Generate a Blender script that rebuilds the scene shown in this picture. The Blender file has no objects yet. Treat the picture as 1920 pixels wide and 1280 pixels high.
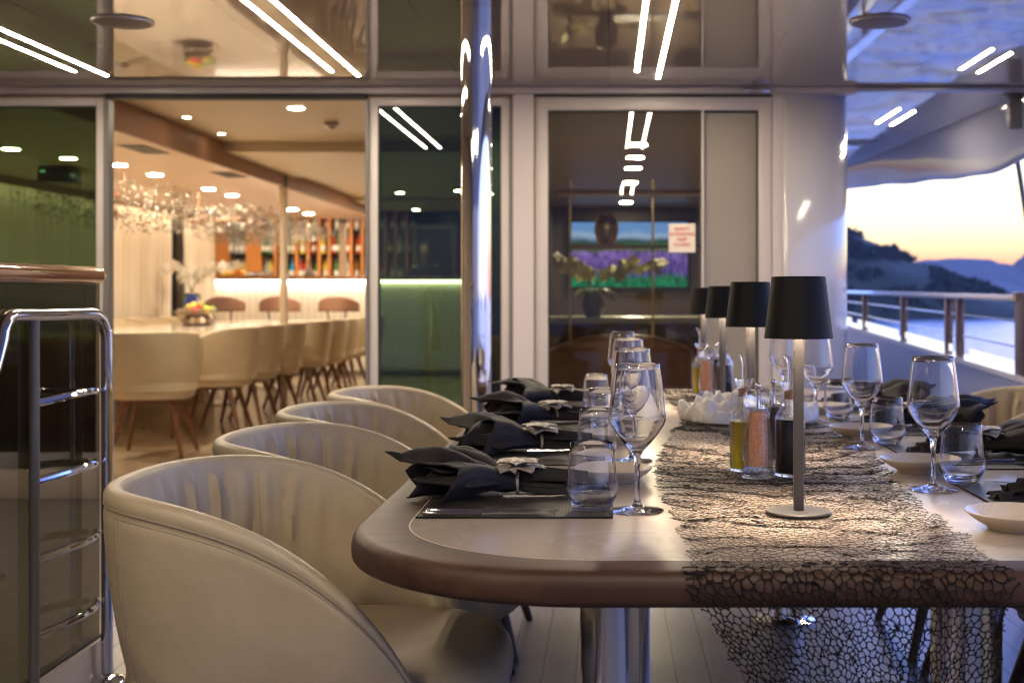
import bpy, bmesh, math, random
from mathutils import Vector, Matrix, noise
from mathutils.geometry import delaunay_2d_cdt
PI = math.pi
random.seed(7)
scn = bpy.context.scene
C = scn.collection
F = 2350.0            # focal length of the lens in photo pixels, used to turn measurements into metres
CAMZ = 1.103
TZ = 0.75             # table top height
def wx(px, Y): return (px - 1140.0) * Y / F
def wz(py, Y): return CAMZ + (555.0 - py) * Y / F

# ------------------------------------------------------------------ materials
def nodes(name):
    m = bpy.data.materials.new(name); m.use_nodes = True
    nt = m.node_tree; b = nt.nodes['Principled BSDF']
    return m, nt, b
def mat(name, col, rough=0.5, metal=0.0, ior=1.5, bump=0.0, bscale=200.0, var=0.0, vscale=8.0, sheen=0.0,
        coat=0.0, emit=None, estr=0.0, trans=0.0, stretch=None, col2=None, detail=4.0, rvar=0.0):
    m, nt, b = nodes(name)
    b.inputs['Base Color'].default_value = (*col, 1)
    b.inputs['Roughness'].default_value = rough
    b.inputs['Metallic'].default_value = metal
    b.inputs['IOR'].default_value = ior
    b.inputs['Sheen Weight'].default_value = sheen
    b.inputs['Coat Weight'].default_value = coat
    b.inputs['Transmission Weight'].default_value = trans
    if emit:
        b.inputs['Emission Color'].default_value = (*emit, 1); b.inputs['Emission Strength'].default_value = estr
    tc = nt.nodes.new('ShaderNodeTexCoord'); mp = nt.nodes.new('ShaderNodeMapping')
    nt.links.new(tc.outputs['Object'], mp.inputs['Vector'])
    if stretch: mp.inputs['Scale'].default_value = stretch
    if var > 0 or col2:
        n = nt.nodes.new('ShaderNodeTexNoise'); n.inputs['Scale'].default_value = vscale; n.inputs['Detail'].default_value = detail
        nt.links.new(mp.outputs['Vector'], n.inputs['Vector'])
        r = nt.nodes.new('ShaderNodeValToRGB')
        c2 = col2 if col2 else tuple(min(1, c*(1+var)) for c in col)
        c1 = col if col2 else tuple(c*(1-var) for c in col)
        r.color_ramp.elements[0].position = 0.35; r.color_ramp.elements[1].position = 0.65
        r.color_ramp.elements[0].color = (*c1, 1); r.color_ramp.elements[1].color = (*c2, 1)
        nt.links.new(n.outputs['Fac'], r.inputs['Fac']); nt.links.new(r.outputs['Color'], b.inputs['Base Color'])
        if rvar > 0:
            mr = nt.nodes.new('ShaderNodeMapRange'); mr.inputs['To Min'].default_value = rough-rvar; mr.inputs['To Max'].default_value = rough+rvar
            nt.links.new(n.outputs['Fac'], mr.inputs['Value']); nt.links.new(mr.outputs['Result'], b.inputs['Roughness'])
    if bump > 0:
        n2 = nt.nodes.new('ShaderNodeTexNoise'); n2.inputs['Scale'].default_value = bscale; n2.inputs['Detail'].default_value = 5
        nt.links.new(mp.outputs['Vector'], n2.inputs['Vector'])
        bp = nt.nodes.new('ShaderNodeBump'); bp.inputs['Strength'].default_value = bump; bp.inputs['Distance'].default_value = 0.002
        nt.links.new(n2.outputs['Fac'], bp.inputs['Height']); nt.links.new(bp.outputs['Normal'], b.inputs['Normal'])
    return m
def glow(name, col, s):
    m = bpy.data.materials.new(name); m.use_nodes = True; nt = m.node_tree; nt.nodes.clear()
    e = nt.nodes.new('ShaderNodeEmission'); e.inputs['Color'].default_value = (*col, 1); e.inputs['Strength'].default_value = s
    o = nt.nodes.new('ShaderNodeOutputMaterial'); nt.links.new(e.outputs[0], o.inputs['Surface']); return m
def pane_mat(name, tint, f0=0.045, gain=1.0):
    """thin window glass: tinted see-through plus a mirror share that grows towards grazing angles"""
    m = bpy.data.materials.new(name); m.use_nodes = True; nt = m.node_tree; nt.nodes.clear()
    N = nt.nodes.new; L = nt.links.new
    t = N('ShaderNodeBsdfTransparent'); t.inputs['Color'].default_value = (*tint, 1)
    g = N('ShaderNodeBsdfGlossy'); g.inputs['Roughness'].default_value = 0.0; g.inputs['Color'].default_value = (1, 1, 1, 1)
    lw = N('ShaderNodeLayerWeight'); lw.inputs['Blend'].default_value = 0.5
    p = N('ShaderNodeMath'); p.operation = 'POWER'; p.inputs[1].default_value = 5
    a = N('ShaderNodeMath'); a.operation = 'MULTIPLY_ADD'; a.inputs[1].default_value = (1-f0)*gain; a.inputs[2].default_value = f0*gain
    a.use_clamp = True
    mx = N('ShaderNodeMixShader'); o = N('ShaderNodeOutputMaterial')
    L(lw.outputs['Facing'], p.inputs[0]); L(p.outputs[0], a.inputs[0]); L(a.outputs[0], mx.inputs['Fac'])
    L(t.outputs[0], mx.inputs[1]); L(g.outputs[0], mx.inputs[2]); L(mx.outputs[0], o.inputs['Surface'])
    return m
def glass_mat(name, col=(1, 1, 1), rough=0.0, ior=1.48, clear=0.0):
    m = bpy.data.materials.new(name); m.use_nodes = True; nt = m.node_tree; nt.nodes.clear()
    g = nt.nodes.new('ShaderNodeBsdfGlass'); g.inputs['Color'].default_value = (*col, 1); g.inputs['Roughness'].default_value = rough
    g.inputs['IOR'].default_value = ior
    o = nt.nodes.new('ShaderNodeOutputMaterial')
    if clear > 0:
        t = nt.nodes.new('ShaderNodeBsdfTransparent'); x = nt.nodes.new('ShaderNodeMixShader'); x.inputs['Fac'].default_value = clear
        nt.links.new(g.outputs[0], x.inputs[1]); nt.links.new(t.outputs[0], x.inputs[2]); nt.links.new(x.outputs[0], o.inputs['Surface'])
    else: nt.links.new(g.outputs[0], o.inputs['Surface'])
    return m
def ramp(nt, pts):
    r = nt.nodes.new('ShaderNodeValToRGB'); cr = r.color_ramp
    while len(cr.elements) < len(pts): cr.elements.new(0.5)
    for e, (p, c) in zip(cr.elements, pts): e.position = p; e.color = (*c, 1)
    return r
def line_mask(nt, sock, period, width):
    """1 inside a narrow line that repeats every period along the given coordinate"""
    d = nt.nodes.new('ShaderNodeMath'); d.operation = 'DIVIDE'; d.inputs[1].default_value = period
    f = nt.nodes.new('ShaderNodeMath'); f.operation = 'FRACT'
    l = nt.nodes.new('ShaderNodeMath'); l.operation = 'LESS_THAN'; l.inputs[1].default_value = width/period
    nt.links.new(sock, d.inputs[0]); nt.links.new(d.outputs[0], f.inputs[0]); nt.links.new(f.outputs[0], l.inputs[0])
    return l.outputs[0]
def planks(name, col, line, period, width, axis='X', rough=0.4, cross=None, var=0.12, noise_stretch=(8, .6, 1)):
    m, nt, b = nodes(name)
    tc = nt.nodes.new('ShaderNodeTexCoord'); sp = nt.nodes.new('ShaderNodeSeparateXYZ'); nt.links.new(tc.outputs['Object'], sp.inputs[0])
    mask = line_mask(nt, sp.outputs[axis], period, width)
    if cross:
        m2 = line_mask(nt, sp.outputs['Y' if axis == 'X' else 'X'], cross, width)
        mm = nt.nodes.new('ShaderNodeMath'); mm.operation = 'MAXIMUM'; nt.links.new(mask, mm.inputs[0]); nt.links.new(m2, mm.inputs[1]); mask = mm.outputs[0]
    mp = nt.nodes.new('ShaderNodeMapping'); mp.inputs['Scale'].default_value = noise_stretch; nt.links.new(tc.outputs['Object'], mp.inputs['Vector'])
    n = nt.nodes.new('ShaderNodeTexNoise'); n.inputs['Scale'].default_value = 6; n.inputs['Detail'].default_value = 6; nt.links.new(mp.outputs[0], n.inputs['Vector'])
    r = ramp(nt, [(0.3, tuple(c*(1-var) for c in col)), (0.7, tuple(c*(1+var) for c in col))]); nt.links.new(n.outputs['Fac'], r.inputs[0])
    mx = nt.nodes.new('ShaderNodeMix'); mx.data_type = 'RGBA'; mx.inputs['B'].default_value = (*line, 1)
    nt.links.new(mask, mx.inputs['Factor']); nt.links.new(r.outputs[0], mx.inputs['A']); nt.links.new(mx.outputs['Result'], b.inputs['Base Color'])
    b.inputs['Roughness'].default_value = rough
    bp = nt.nodes.new('ShaderNodeBump'); bp.inputs['Strength'].default_value = 0.5; bp.inputs['Distance'].default_value = 0.003; bp.invert = True
    nt.links.new(mask, bp.inputs['Height']); nt.links.new(bp.outputs[0], b.inputs['Normal'])
    return m
def wood(name, c1, c2, rough=0.35, axis='Y', scale=18.0, coat=0.0):
    m, nt, b = nodes(name)
    tc = nt.nodes.new('ShaderNodeTexCoord'); mp = nt.nodes.new('ShaderNodeMapping')
    s = [14, 14, 14]; s['XYZ'.index(axis)] = 0.8; mp.inputs['Scale'].default_value = s
    nt.links.new(tc.outputs['Object'], mp.inputs[0])
    n = nt.nodes.new('ShaderNodeTexNoise'); n.inputs['Scale'].default_value = scale/6; n.inputs['Detail'].default_value = 9; n.inputs['Distortion'].default_value = 0.6
    nt.links.new(mp.outputs[0], n.inputs['Vector'])
    r = ramp(nt, [(0.3, c1), (0.7, c2)]); nt.links.new(n.outputs['Fac'], r.inputs[0]); nt.links.new(r.outputs[0], b.inputs['Base Color'])
    b.inputs['Roughness'].default_value = rough; b.inputs['Coat Weight'].default_value = coat
    bp = nt.nodes.new('ShaderNodeBump'); bp.inputs['Strength'].default_value = 0.12; bp.inputs['Distance'].default_value = 0.001
    nt.links.new(n.outputs['Fac'], bp.inputs['Height']); nt.links.new(bp.outputs[0], b.inputs['Normal'])
    return m

M = {}
M['deck'] = planks('deck_planks', (.165, .145, .155), (.03, .03, .04), .0975, .006, 'X', .35)
M['room_floor'] = planks('room_floor', (.50, .38, .26), (.22, .15, .10), .60, .006, 'X', .18, cross=.60, var=.06, noise_stretch=(1, 1, 1))
def ceiling_mat():
    m, nt, b = nodes('gloss_ceiling')
    tc = nt.nodes.new('ShaderNodeTexCoord'); sp = nt.nodes.new('ShaderNodeSeparateXYZ'); nt.links.new(tc.outputs['Object'], sp.inputs[0])
    mask = line_mask(nt, sp.outputs['X'], .765, .004)
    mx = nt.nodes.new('ShaderNodeMix'); mx.data_type = 'RGBA'; mx.inputs['A'].default_value = (.40, .34, .29, 1); mx.inputs['B'].default_value = (.16, .13, .12, 1)
    nt.links.new(mask, mx.inputs['Factor']); nt.links.new(mx.outputs['Result'], b.inputs['Base Color'])
    b.inputs['Roughness'].default_value = 0.025; b.inputs['IOR'].default_value = 3.3
    n = nt.nodes.new('ShaderNodeTexNoise'); n.inputs['Scale'].default_value = 1.6; nt.links.new(tc.outputs['Object'], n.inputs['Vector'])
    bp = nt.nodes.new('ShaderNodeBump'); bp.inputs['Strength'].default_value = 0.06; bp.inputs['Distance'].default_value = 0.01
    nt.links.new(n.outputs['Fac'], bp.inputs['Height']); nt.links.new(bp.outputs[0], b.inputs['Normal'])
    return m
M['ceiling'] = ceiling_mat()
M['white'] = mat('white_paint', (.62, .55, .54), .22, coat=.3)
M['side_white'] = mat('side_paint', (.56, .53, .55), .16, coat=.6)
M['fascia'] = mat('fascia_gloss', (.34, .35, .42), .08, ior=2.4)
M['frame'] = mat('frame_paint', (.56, .50, .47), .35)
M['dark_gap'] = mat('rubber_black', (.02, .018, .018), .6)
M['blind'] = mat('blind_fabric', (.62, .58, .56), .7)
M['green_glass'] = pane_mat('green_glass', (.27, .36, .27), .055, 1.3)
M['smoke_glass'] = pane_mat('smoke_glass', (.87, .855, .82), .03, 1.2)
M['rail_glass'] = pane_mat('rail_glass', (.50, .47, .40), .045)
M['chrome'] = mat('chrome', (.82, .82, .84), .045, 1.0)
M['chrome_soft'] = mat('steel_polished', (.70, .69, .70), .12, 1.0, bump=.03, bscale=8)
M['teak'] = wood('teak_varnish', (.30, .10, .035), (.42, .17, .06), .12, 'Y', coat=1.0)
def leather_mat(name, c1, c2):
    m, nt, b = nodes(name)
    tc = nt.nodes.new('ShaderNodeTexCoord')
    n = nt.nodes.new('ShaderNodeTexNoise'); n.inputs['Scale'].default_value = 7; n.inputs['Detail'].default_value = 7; n.inputs['Roughness'].default_value = .65
    nt.links.new(tc.outputs['Object'], n.inputs['Vector'])
    r = ramp(nt, [(.3, c1), (.7, c2)]); nt.links.new(n.outputs['Fac'], r.inputs[0]); nt.links.new(r.outputs[0], b.inputs['Base Color'])
    mr = nt.nodes.new('ShaderNodeMapRange'); mr.inputs['To Min'].default_value = .36; mr.inputs['To Max'].default_value = .52
    nt.links.new(n.outputs['Fac'], mr.inputs['Value']); nt.links.new(mr.outputs[0], b.inputs['Roughness'])
    v = nt.nodes.new('ShaderNodeTexVoronoi'); v.inputs['Scale'].default_value = 420; nt.links.new(tc.outputs['Object'], v.inputs['Vector'])
    n3 = nt.nodes.new('ShaderNodeTexNoise'); n3.inputs['Scale'].default_value = 22; n3.inputs['Detail'].default_value = 3; nt.links.new(tc.outputs['Object'], n3.inputs['Vector'])
    b1 = nt.nodes.new('ShaderNodeBump'); b1.inputs['Strength'].default_value = .25; b1.inputs['Distance'].default_value = .0006
    b2 = nt.nodes.new('ShaderNodeBump'); b2.inputs['Strength'].default_value = .35; b2.inputs['Distance'].default_value = .004
    nt.links.new(v.outputs['Distance'], b1.inputs['Height']); nt.links.new(n3.outputs['Fac'], b2.inputs['Height'])
    nt.links.new(b2.outputs[0], b1.inputs['Normal']); nt.links.new(b1.outputs[0], b.inputs['Normal'])
    return m
M['leather'] = leather_mat('beige_leather', (.40, .32, .205), (.475, .385, .255))
M['stitch'] = mat('stitch_thread', (.30, .25, .185), .6)
M['cream_fabric'] = mat('cream_leather', (.62, .50, .33), .5, var=.05)
M['dark_wood'] = wood('dark_leg_wood', (.055, .022, .014), (.09, .035, .022), .35, 'Z')
M['mid_wood'] = wood('brown_leg_wood', (.16, .065, .028), (.24, .10, .045), .35, 'Z')
M['table_wood'] = wood('walnut', (.040, .019, .012), (.080, .041, .026), .50, 'X', coat=.0)
M['table_wood'].node_tree.nodes['Principled BSDF'].inputs['IOR'].default_value = 1.36
def stone_mat():
    m, nt, b = nodes('pale_stone')
    tc = nt.nodes.new('ShaderNodeTexCoord')
    n = nt.nodes.new('ShaderNodeTexNoise'); n.inputs['Scale'].default_value = 5; n.inputs['Detail'].default_value = 8; nt.links.new(tc.outputs['Object'], n.inputs['Vector'])
    n2 = nt.nodes.new('ShaderNodeTexNoise'); n2.inputs['Scale'].default_value = 3.4; n2.inputs['Detail'].default_value = 6; n2.inputs['Distortion'].default_value = 1.2
    nt.links.new(tc.outputs['Object'], n2.inputs['Vector'])
    r = ramp(nt, [(.3, (.37, .30, .235)), (.7, (.44, .365, .295))]); nt.links.new(n.outputs['Fac'], r.inputs[0])
    v = ramp(nt, [(.485, (0, 0, 0)), (.5, (1, 1, 1)), (.515, (0, 0, 0))]); nt.links.new(n2.outputs['Fac'], v.inputs[0])
    sc = nt.nodes.new('ShaderNodeMath'); sc.operation = 'MULTIPLY'; sc.inputs[1].default_value = .16; nt.links.new(v.outputs[0], sc.inputs[0])
    mx = nt.nodes.new('ShaderNodeMix'); mx.data_type = 'RGBA'; mx.inputs['B'].default_value = (.72, .64, .56, 1)
    nt.links.new(sc.outputs[0], mx.inputs['Factor']); nt.links.new(r.outputs[0], mx.inputs['A']); nt.links.new(mx.outputs['Result'], b.inputs['Base Color'])
    b.inputs['Roughness'].default_value = .22
    return m
M['stone'] = stone_mat()
M['inlay'] = mat('inlay_line', (.62, .5, .4), .3)
M['net'] = mat('net_thread', (.012, .010, .009), .8, ior=1.25)
M['glass'] = glass_mat('drinking_glass', (.99, .99, .995), 0, 1.50)
M['cruet_glass'] = glass_mat('cruet_glass', (.99, .99, .99), 0, 1.48, .4)
M['acrylic'] = glass_mat('clear_acrylic', (.98, .98, .98), 0, 1.45, .5)
M['lamp_black'] = mat('lamp_black', (.004, .004, .005), .55, ior=1.3, bump=.05, bscale=900)
M['lamp_grey'] = mat('lamp_grey', (.055, .05, .046), .45, metal=.0, bump=.03, bscale=900)
M['lamp_inner'] = mat('lamp_inner_white', (.8, .76, .7), .5)
M['bulb'] = glow('lamp_diffuser', (1.0, .80, .62), 900)
M['napkin'] = mat('napkin_black', (.012, .0095, .011), .62, ior=1.32, sheen=.04, bump=.25, bscale=1400)
M['mat'] = None
M['silver'] = mat('cutlery_steel', (.62, .60, .58), .16, 1.0)
def bead_mat():
    m, nt, b = nodes('silver_beads')
    tc = nt.nodes.new('ShaderNodeTexCoord')
    v = nt.nodes.new('ShaderNodeTexVoronoi'); v.inputs['Scale'].default_value = 560; nt.links.new(tc.outputs['Object'], v.inputs['Vector'])
    bp = nt.nodes.new('ShaderNodeBump'); bp.inputs['Strength'].default_value = 1; bp.inputs['Distance'].default_value = .002; bp.invert = True
    nt.links.new(v.outputs['Distance'], bp.inputs['Height']); nt.links.new(bp.outputs[0], b.inputs['Normal'])
    r = ramp(nt, [(0, (.86, .78, .66)), (.6, (.42, .36, .29))]); nt.links.new(v.outputs['Distance'], r.inputs[0]); nt.links.new(r.outputs[0], b.inputs['Base Color'])
    b.inputs['Metallic'].default_value = .35; b.inputs['Roughness'].default_value = .3
    return m
M['beads'] = bead_mat()
def speckle_mat():
    m, nt, b = nodes('speckled_china')
    tc = nt.nodes.new('ShaderNodeTexCoord')
    v = nt.nodes.new('ShaderNodeTexNoise'); v.inputs['Scale'].default_value = 330; v.inputs['Detail'].default_value = 2; nt.links.new(tc.outputs['Object'], v.inputs['Vector'])
    r = ramp(nt, [(.27, (.26, .2, .14)), (.33, (.66, .57, .46)), (1, (.70, .61, .50))]); nt.links.new(v.outputs['Fac'], r.inputs[0])
    nt.links.new(r.outputs[0], b.inputs['Base Color']); b.inputs['Roughness'].default_value = .25
    return m
M['china'] = speckle_mat()
M['salt'] = mat('pink_salt_lamp_glow', (.95, .34, .13), .5, bump=.9, bscale=260, col2=(1.0, .60, .38), vscale=260, detail=2)  # strong orange paints the glow of the lamp behind into the salt
M['pepper'] = mat('peppercorns', (.02, .013, .01), .5, bump=1, bscale=240, col2=(.10, .065, .04), vscale=260, detail=2)
M['vinegar'] = mat('vinegar_dark', (.006, .003, .003), .05)
M['oil'] = mat('olive_oil', (.62, .44, .01), .03, trans=.5)
M['cork'] = mat('cork', (.45, .24, .12), .8, var=.25, vscale=200)
def mat_weave():
    m, nt, b = nodes('placemat_weave')
    tc = nt.nodes.new('ShaderNodeTexCoord'); sp = nt.nodes.new('ShaderNodeSeparateXYZ'); nt.links.new(tc.outputs['Object'], sp.inputs[0])
    mask = line_mask(nt, sp.outputs['X'], .0052, .0022); m2 = line_mask(nt, sp.outputs['Y'], .012, .002)
    mm = nt.nodes.new('ShaderNodeMath'); mm.operation = 'MAXIMUM'; nt.links.new(mask, mm.inputs[0]); nt.links.new(m2, mm.inputs[1])
    mx = nt.nodes.new('ShaderNodeMix'); mx.data_type = 'RGBA'; mx.inputs['A'].default_value = (.085, .070, .060, 1); mx.inputs['B'].default_value = (.004, .004, .004, 1)
    nt.links.new(mm.outputs[0], mx.inputs['Factor']); nt.links.new(mx.outputs['Result'], b.inputs['Base Color'])
    bp = nt.nodes.new('ShaderNodeBump'); bp.inputs['Strength'].default_value = 1; bp.inputs['Distance'].default_value = .001; bp.invert = True
    nt.links.new(mm.outputs[0], bp.inputs['Height']); nt.links.new(bp.outputs[0], b.inputs['Normal'])
    b.inputs['Roughness'].default_value = .4
    return m
M['mat'] = mat_weave()
M['tulle'] = mat('white_tulle', (.86, .82, .78), .7, trans=.0, bump=.3, bscale=500)
M['strip'] = glow('led_strip', (1.0, .84, .64), 135)
M['trim'] = mat('alu_trim', (.5, .47, .46), .3, .5)
M['speaker'] = mat('speaker_grille', (.20, .17, .16), .5, bump=.5, bscale=600)
M['room_ceiling'] = mat('room_ceiling', (.62, .52, .39), .45)
M['copper_ceiling'] = mat('copper_gloss_ceiling', (.70, .52, .40), .34, ior=1.6)
M['brown_trim'] = mat('brown_trim', (.36, .19, .12), .5)
M['downlight'] = glow('downlight', (1.0, .85, .62), 600)
M['lounge_light'] = glow('lounge_light', (1.0, .86, .60), 520)
M['bar_strip'] = glow('bar_strip', (1.0, .84, .64), 45)
M['cove'] = glow('cove_strip', (1.0, .82, .55), 30)
M['room_wall'] = mat('room_wall', (.46, .34, .22), .6)
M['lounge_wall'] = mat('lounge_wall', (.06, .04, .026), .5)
M['bar_front'] = None
M['bar_front'] = planks('fluted_bar_front', (.74, .68, .58), (.42, .36, .28), .09, .008, 'X', .45, var=.02)
M['bar_top'] = wood('bar_top', (.25, .11, .05), (.34, .17, .09), .25, 'X')
M['orange_wood'] = wood('shelf_wood', (.50, .17, .035), (.66, .26, .07), .35, 'Z')
M['shelf_dark'] = mat('shelf_back', (.03, .025, .022), .3)
M['table_white'] = mat('room_table_top', (.78, .66, .52), .12, ior=1.7)
M['curtain'] = mat('sheer_curtain', (.78, .68, .56), .8, sheen=.3)
M['stool'] = mat('stool_leather', (.24, .12, .075), .5)
M['post'] = mat('cream_post', (.62, .50, .36), .4)
M['crystal'] = mat('crystal_leaf', (.20, .175, .135), .5, 0.0, ior=1.6)
M['branch'] = mat('copper_branch', (.30, .14, .08), .35, .6)
M['black'] = mat('black_gloss', (.012, .012, .014), .25)
M['gold'] = mat('brass', (.66, .50, .22), .25, .6)
M['sofa'] = mat('brown_sofa', (.115, .05, .026), .42, var=.15)
M['bamboo_shelf'] = wood('amber_shelf', (.34, .15, .04), (.46, .22, .07), .3, 'X')
M['orchid_y'] = mat('pale_petals', (.72, .70, .42), .6)
M['orchid_w'] = mat('white_petals', (.85, .80, .72), .6)
M['leafg'] = mat('leaf_green', (.05, .12, .025), .5)
M['skin'] = mat('skin', (.45, .25, .16), .5)
M['hair'] = mat('hair', (.03, .018, .012), .5)
M['shirt'] = mat('black_shirt', (.015, .015, .018), .7)
M['rock'] = mat('hill_slope', (.030, .042, .022), .9, bump=1, bscale=.15, col2=(.075, .075, .055), vscale=.05)
M['tree_leaf'] = mat('tree_leaf', (.016, .028, .012), .9)
M['far_rock_hazed'] = mat('mountain_rock_hazed', (.14, .13, .15), .95, var=.15, vscale=.002)  # pale bluish tone puts distance haze into the rock colour
M['sign'] = mat('sign_white', (.78, .68, .58), .6)
M['sign_red'] = mat('sign_red', (.60, .05, .04), .6)
M['bulwark'] = mat('bulwark_paint', (.50, .52, .60), .18, coat=.5)
M['rail_top'] = mat('rail_top_paint', (.75, .70, .68), .2, coat=.6)
M['bronze'] = mat('rail_post_brown', (.20, .12, .09), .3, .5)
M['light_bar'] = glow('rail_light', (.93, .93, 1.0), 1.1)
M['bracket'] = mat('bracket_grey', (.16, .15, .14), .4)

# ------------------------------------------------------------------ mesh helpers
class MB:
    def __init__(s): s.v = []; s.f = []
    def add(s, vs, fs):
        o = len(s.v); s.v += [tuple(p) for p in vs]; s.f += [tuple(i+o for i in f) for f in fs]
    def box(s, x0, x1, y0, y1, z0, z1):
        v = [(x0,y0,z0),(x1,y0,z0),(x1,y1,z0),(x0,y1,z0),(x0,y0,z1),(x1,y0,z1),(x1,y1,z1),(x0,y1,z1)]
        s.add(v, [(0,3,2,1),(4,5,6,7),(0,1,5,4),(1,2,6,5),(2,3,7,6),(3,0,4,7)]); return s
    def rbox(s, x0, x1, y0, y1, z0, z1, r=.005, seg=2):
        bm = bmesh.new(); bmesh.ops.create_cube(bm, size=1)
        for v in bm.verts:
            v.co = ((x0+x1)/2+v.co.x*(x1-x0), (y0+y1)/2+v.co.y*(y1-y0), (z0+z1)/2+v.co.z*(z1-z0))
        bmesh.ops.bevel(bm, geom=bm.edges[:], offset=r, segments=seg, profile=.5, affect='EDGES')
        bm.verts.ensure_lookup_table()
        s.add([v.co[:] for v in bm.verts], [[v.index for v in f.verts] for f in bm.faces]); bm.free(); return s
    def lathe(s, prof, n=32, c=(0,0,0), close=False):
        vs = []; fs = []; k = len(prof)
        for i in range(n):
            a = 2*PI*i/n
            for r, z in prof: vs.append((c[0]+r*math.cos(a), c[1]+r*math.sin(a), c[2]+z))
        for i in range(n):
            j = (i+1) % n
            for q in range(k if close else k-1):
                q2 = (q+1) % k
                fs.append((i*k+q, j*k+q, j*k+q2, i*k+q2))
        o = len(s.v); s.v += vs; s.f += [tuple(x+o for x in f) for f in fs]; return s
    def tube(s, path, r, n=10, cap=True, closed=False):
        path = [Vector(p) for p in path]; k = len(path)
        rr = r if isinstance(r, (list, tuple)) else [r]*k
        up = Vector((0,0,1)); vs = []; prev = None
        for i, p in enumerate(path):
            a = path[(i-1) % k] if (closed or i > 0) else p; b = path[(i+1) % k] if (closed or i < k-1) else p
            t = (b-a).normalized()
            if prev is None:
                u = up if abs(t.dot(up)) < .95 else Vector((1,0,0))
                x = t.cross(u).normalized()
            else:
                x = (prev - t*prev.dot(t)).normalized()
            prev = x; y = t.cross(x)
            for j in range(n):
                q = 2*PI*j/n; vs.append(p + x*math.cos(q)*rr[i] + y*math.sin(q)*rr[i])
        fs = []
        for i in range(k if closed else k-1):
            i2 = (i+1) % k
            for j in range(n):
                j2 = (j+1) % n; fs.append((i*n+j, i*n+j2, i2*n+j2, i2*n+j))
        if cap and not closed:
            fs.append(tuple(range(n-1, -1, -1))); fs.append(tuple((k-1)*n+j for j in range(n)))
        s.add(vs, fs); return s
    def grid(s, fn, nu, nv, cu=False):
        vs = [fn(i/nu, j/nv) for i in range(nu+(0 if cu else 1)) for j in range(nv+1)]
        fs = []
        for i in range(nu):
            i2 = (i+1) % nu if cu else i+1
            for j in range(nv): fs.append((i*(nv+1)+j, i2*(nv+1)+j, i2*(nv+1)+j+1, i*(nv+1)+j+1))
        s.add(vs, fs); return s
    def ball(s, c, rx, ry=None, rz=None, n=16, m=10):
        ry = ry or rx; rz = rz or rx
        return s.grid(lambda u, v: (c[0]+rx*math.cos(2*PI*u)*math.sin(PI*v), c[1]+ry*math.sin(2*PI*u)*math.sin(PI*v), c[2]-rz*math.cos(PI*v)), n, m, True)
    def build(s, name, m, parent=None, smooth=True, angle=35, solid=0, sub=0):
        me = bpy.data.meshes.new(name); me.from_pydata(s.v, [], s.f); me.update()
        bm = bmesh.new(); bm.from_mesh(me); bmesh.ops.remove_doubles(bm, verts=bm.verts, dist=1e-6) if len(s.v) < 60000 else None
        if len(s.v) < 60000: bmesh.ops.recalc_face_normals(bm, faces=bm.faces)
        bm.to_mesh(me); bm.free()
        if smooth:
            me.polygons.foreach_set('use_smooth', [True]*len(me.polygons)); me.set_sharp_from_angle(angle=math.radians(angle))
        ms = m if isinstance(m, (list, tuple)) else [m]
        for x in ms:
            if x: me.materials.append(x)
        o = bpy.data.objects.new(name, me); C.objects.link(o)
        if parent: o.parent = parent
        if solid:
            d = o.modifiers.new('s', 'SOLIDIFY'); d.thickness = solid; d.offset = 0
        if sub:
            d = o.modifiers.new('b', 'SUBSURF'); d.levels = sub; d.render_levels = sub
        return o
def tag(o, label, cat, group=None):
    o['label'] = label; o['category'] = cat
    if group: o['group'] = group
    return o
def thing(name, label, cat, loc=(0,0,0), rz=0.0, group=None):
    o = bpy.data.objects.new(name, None); C.objects.link(o); o.location = loc; o.rotation_euler = (0,0,rz)
    o.empty_display_size = .1
    return tag(o, label, cat, group)
def struct(o, kind='structure'): o['kind'] = kind; return o
def kids(o): return [x for x in C.objects if x.parent == o]
def dup(o, loc=None, rz=None, label=None, group=None, parent=None):
    c = o.copy(); C.objects.link(c); c.parent = parent
    if loc is not None: c.location = loc
    if rz is not None: c.rotation_euler = (0,0,rz)
    if label: c['label'] = label
    if group: c['group'] = group
    for ch in kids(o): dup(ch, parent=c)
    return c
def smoothstep(a, b, x):
    t = max(0., min(1., (x-a)/(b-a))); return t*t*(3-2*t)
ORD = ['first', 'second', 'third', 'fourth', 'fifth', 'sixth', 'seventh', 'eighth', 'ninth', 'tenth']


# ------------------------------------------------------------------ the setting: deck, ceiling, walls
WY = 6.80             # glazed bulkhead between deck and saloon
CZ = 2.23             # glossy ceiling over the deck
struct(MB().box(-9, 2.32, -6, WY+.02, -.06, 0).build('deck_floor', M['deck'], smooth=False))
struct(MB().box(1.30, 2.32, WY+.02, 20, -.06, 0).build('side_deck_floor', M['deck'], smooth=False))
# ceiling sheet, its outboard edge leans in towards the bow
c = MB(); v = [(-9,-6,CZ),(2.62,-6,CZ),(2.30,7.2,CZ),(2.09,11.1,CZ),(1.95,15,CZ),(1.33,15,CZ),(1.33,7.1,CZ),(1.2,6.9,CZ),(.95,WY+.01,CZ),(-9,WY+.01,CZ)]
top = [(x, y, CZ+.05) for x, y, z in v]; n = len(v)
c.add(v+top, [tuple(range(n))[::-1], tuple(range(n, 2*n))]+[(i, (i+1) % n, n+(i+1) % n, n+i) for i in range(n)])
struct(c.build('ceiling', M['ceiling'], smooth=False))
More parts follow.
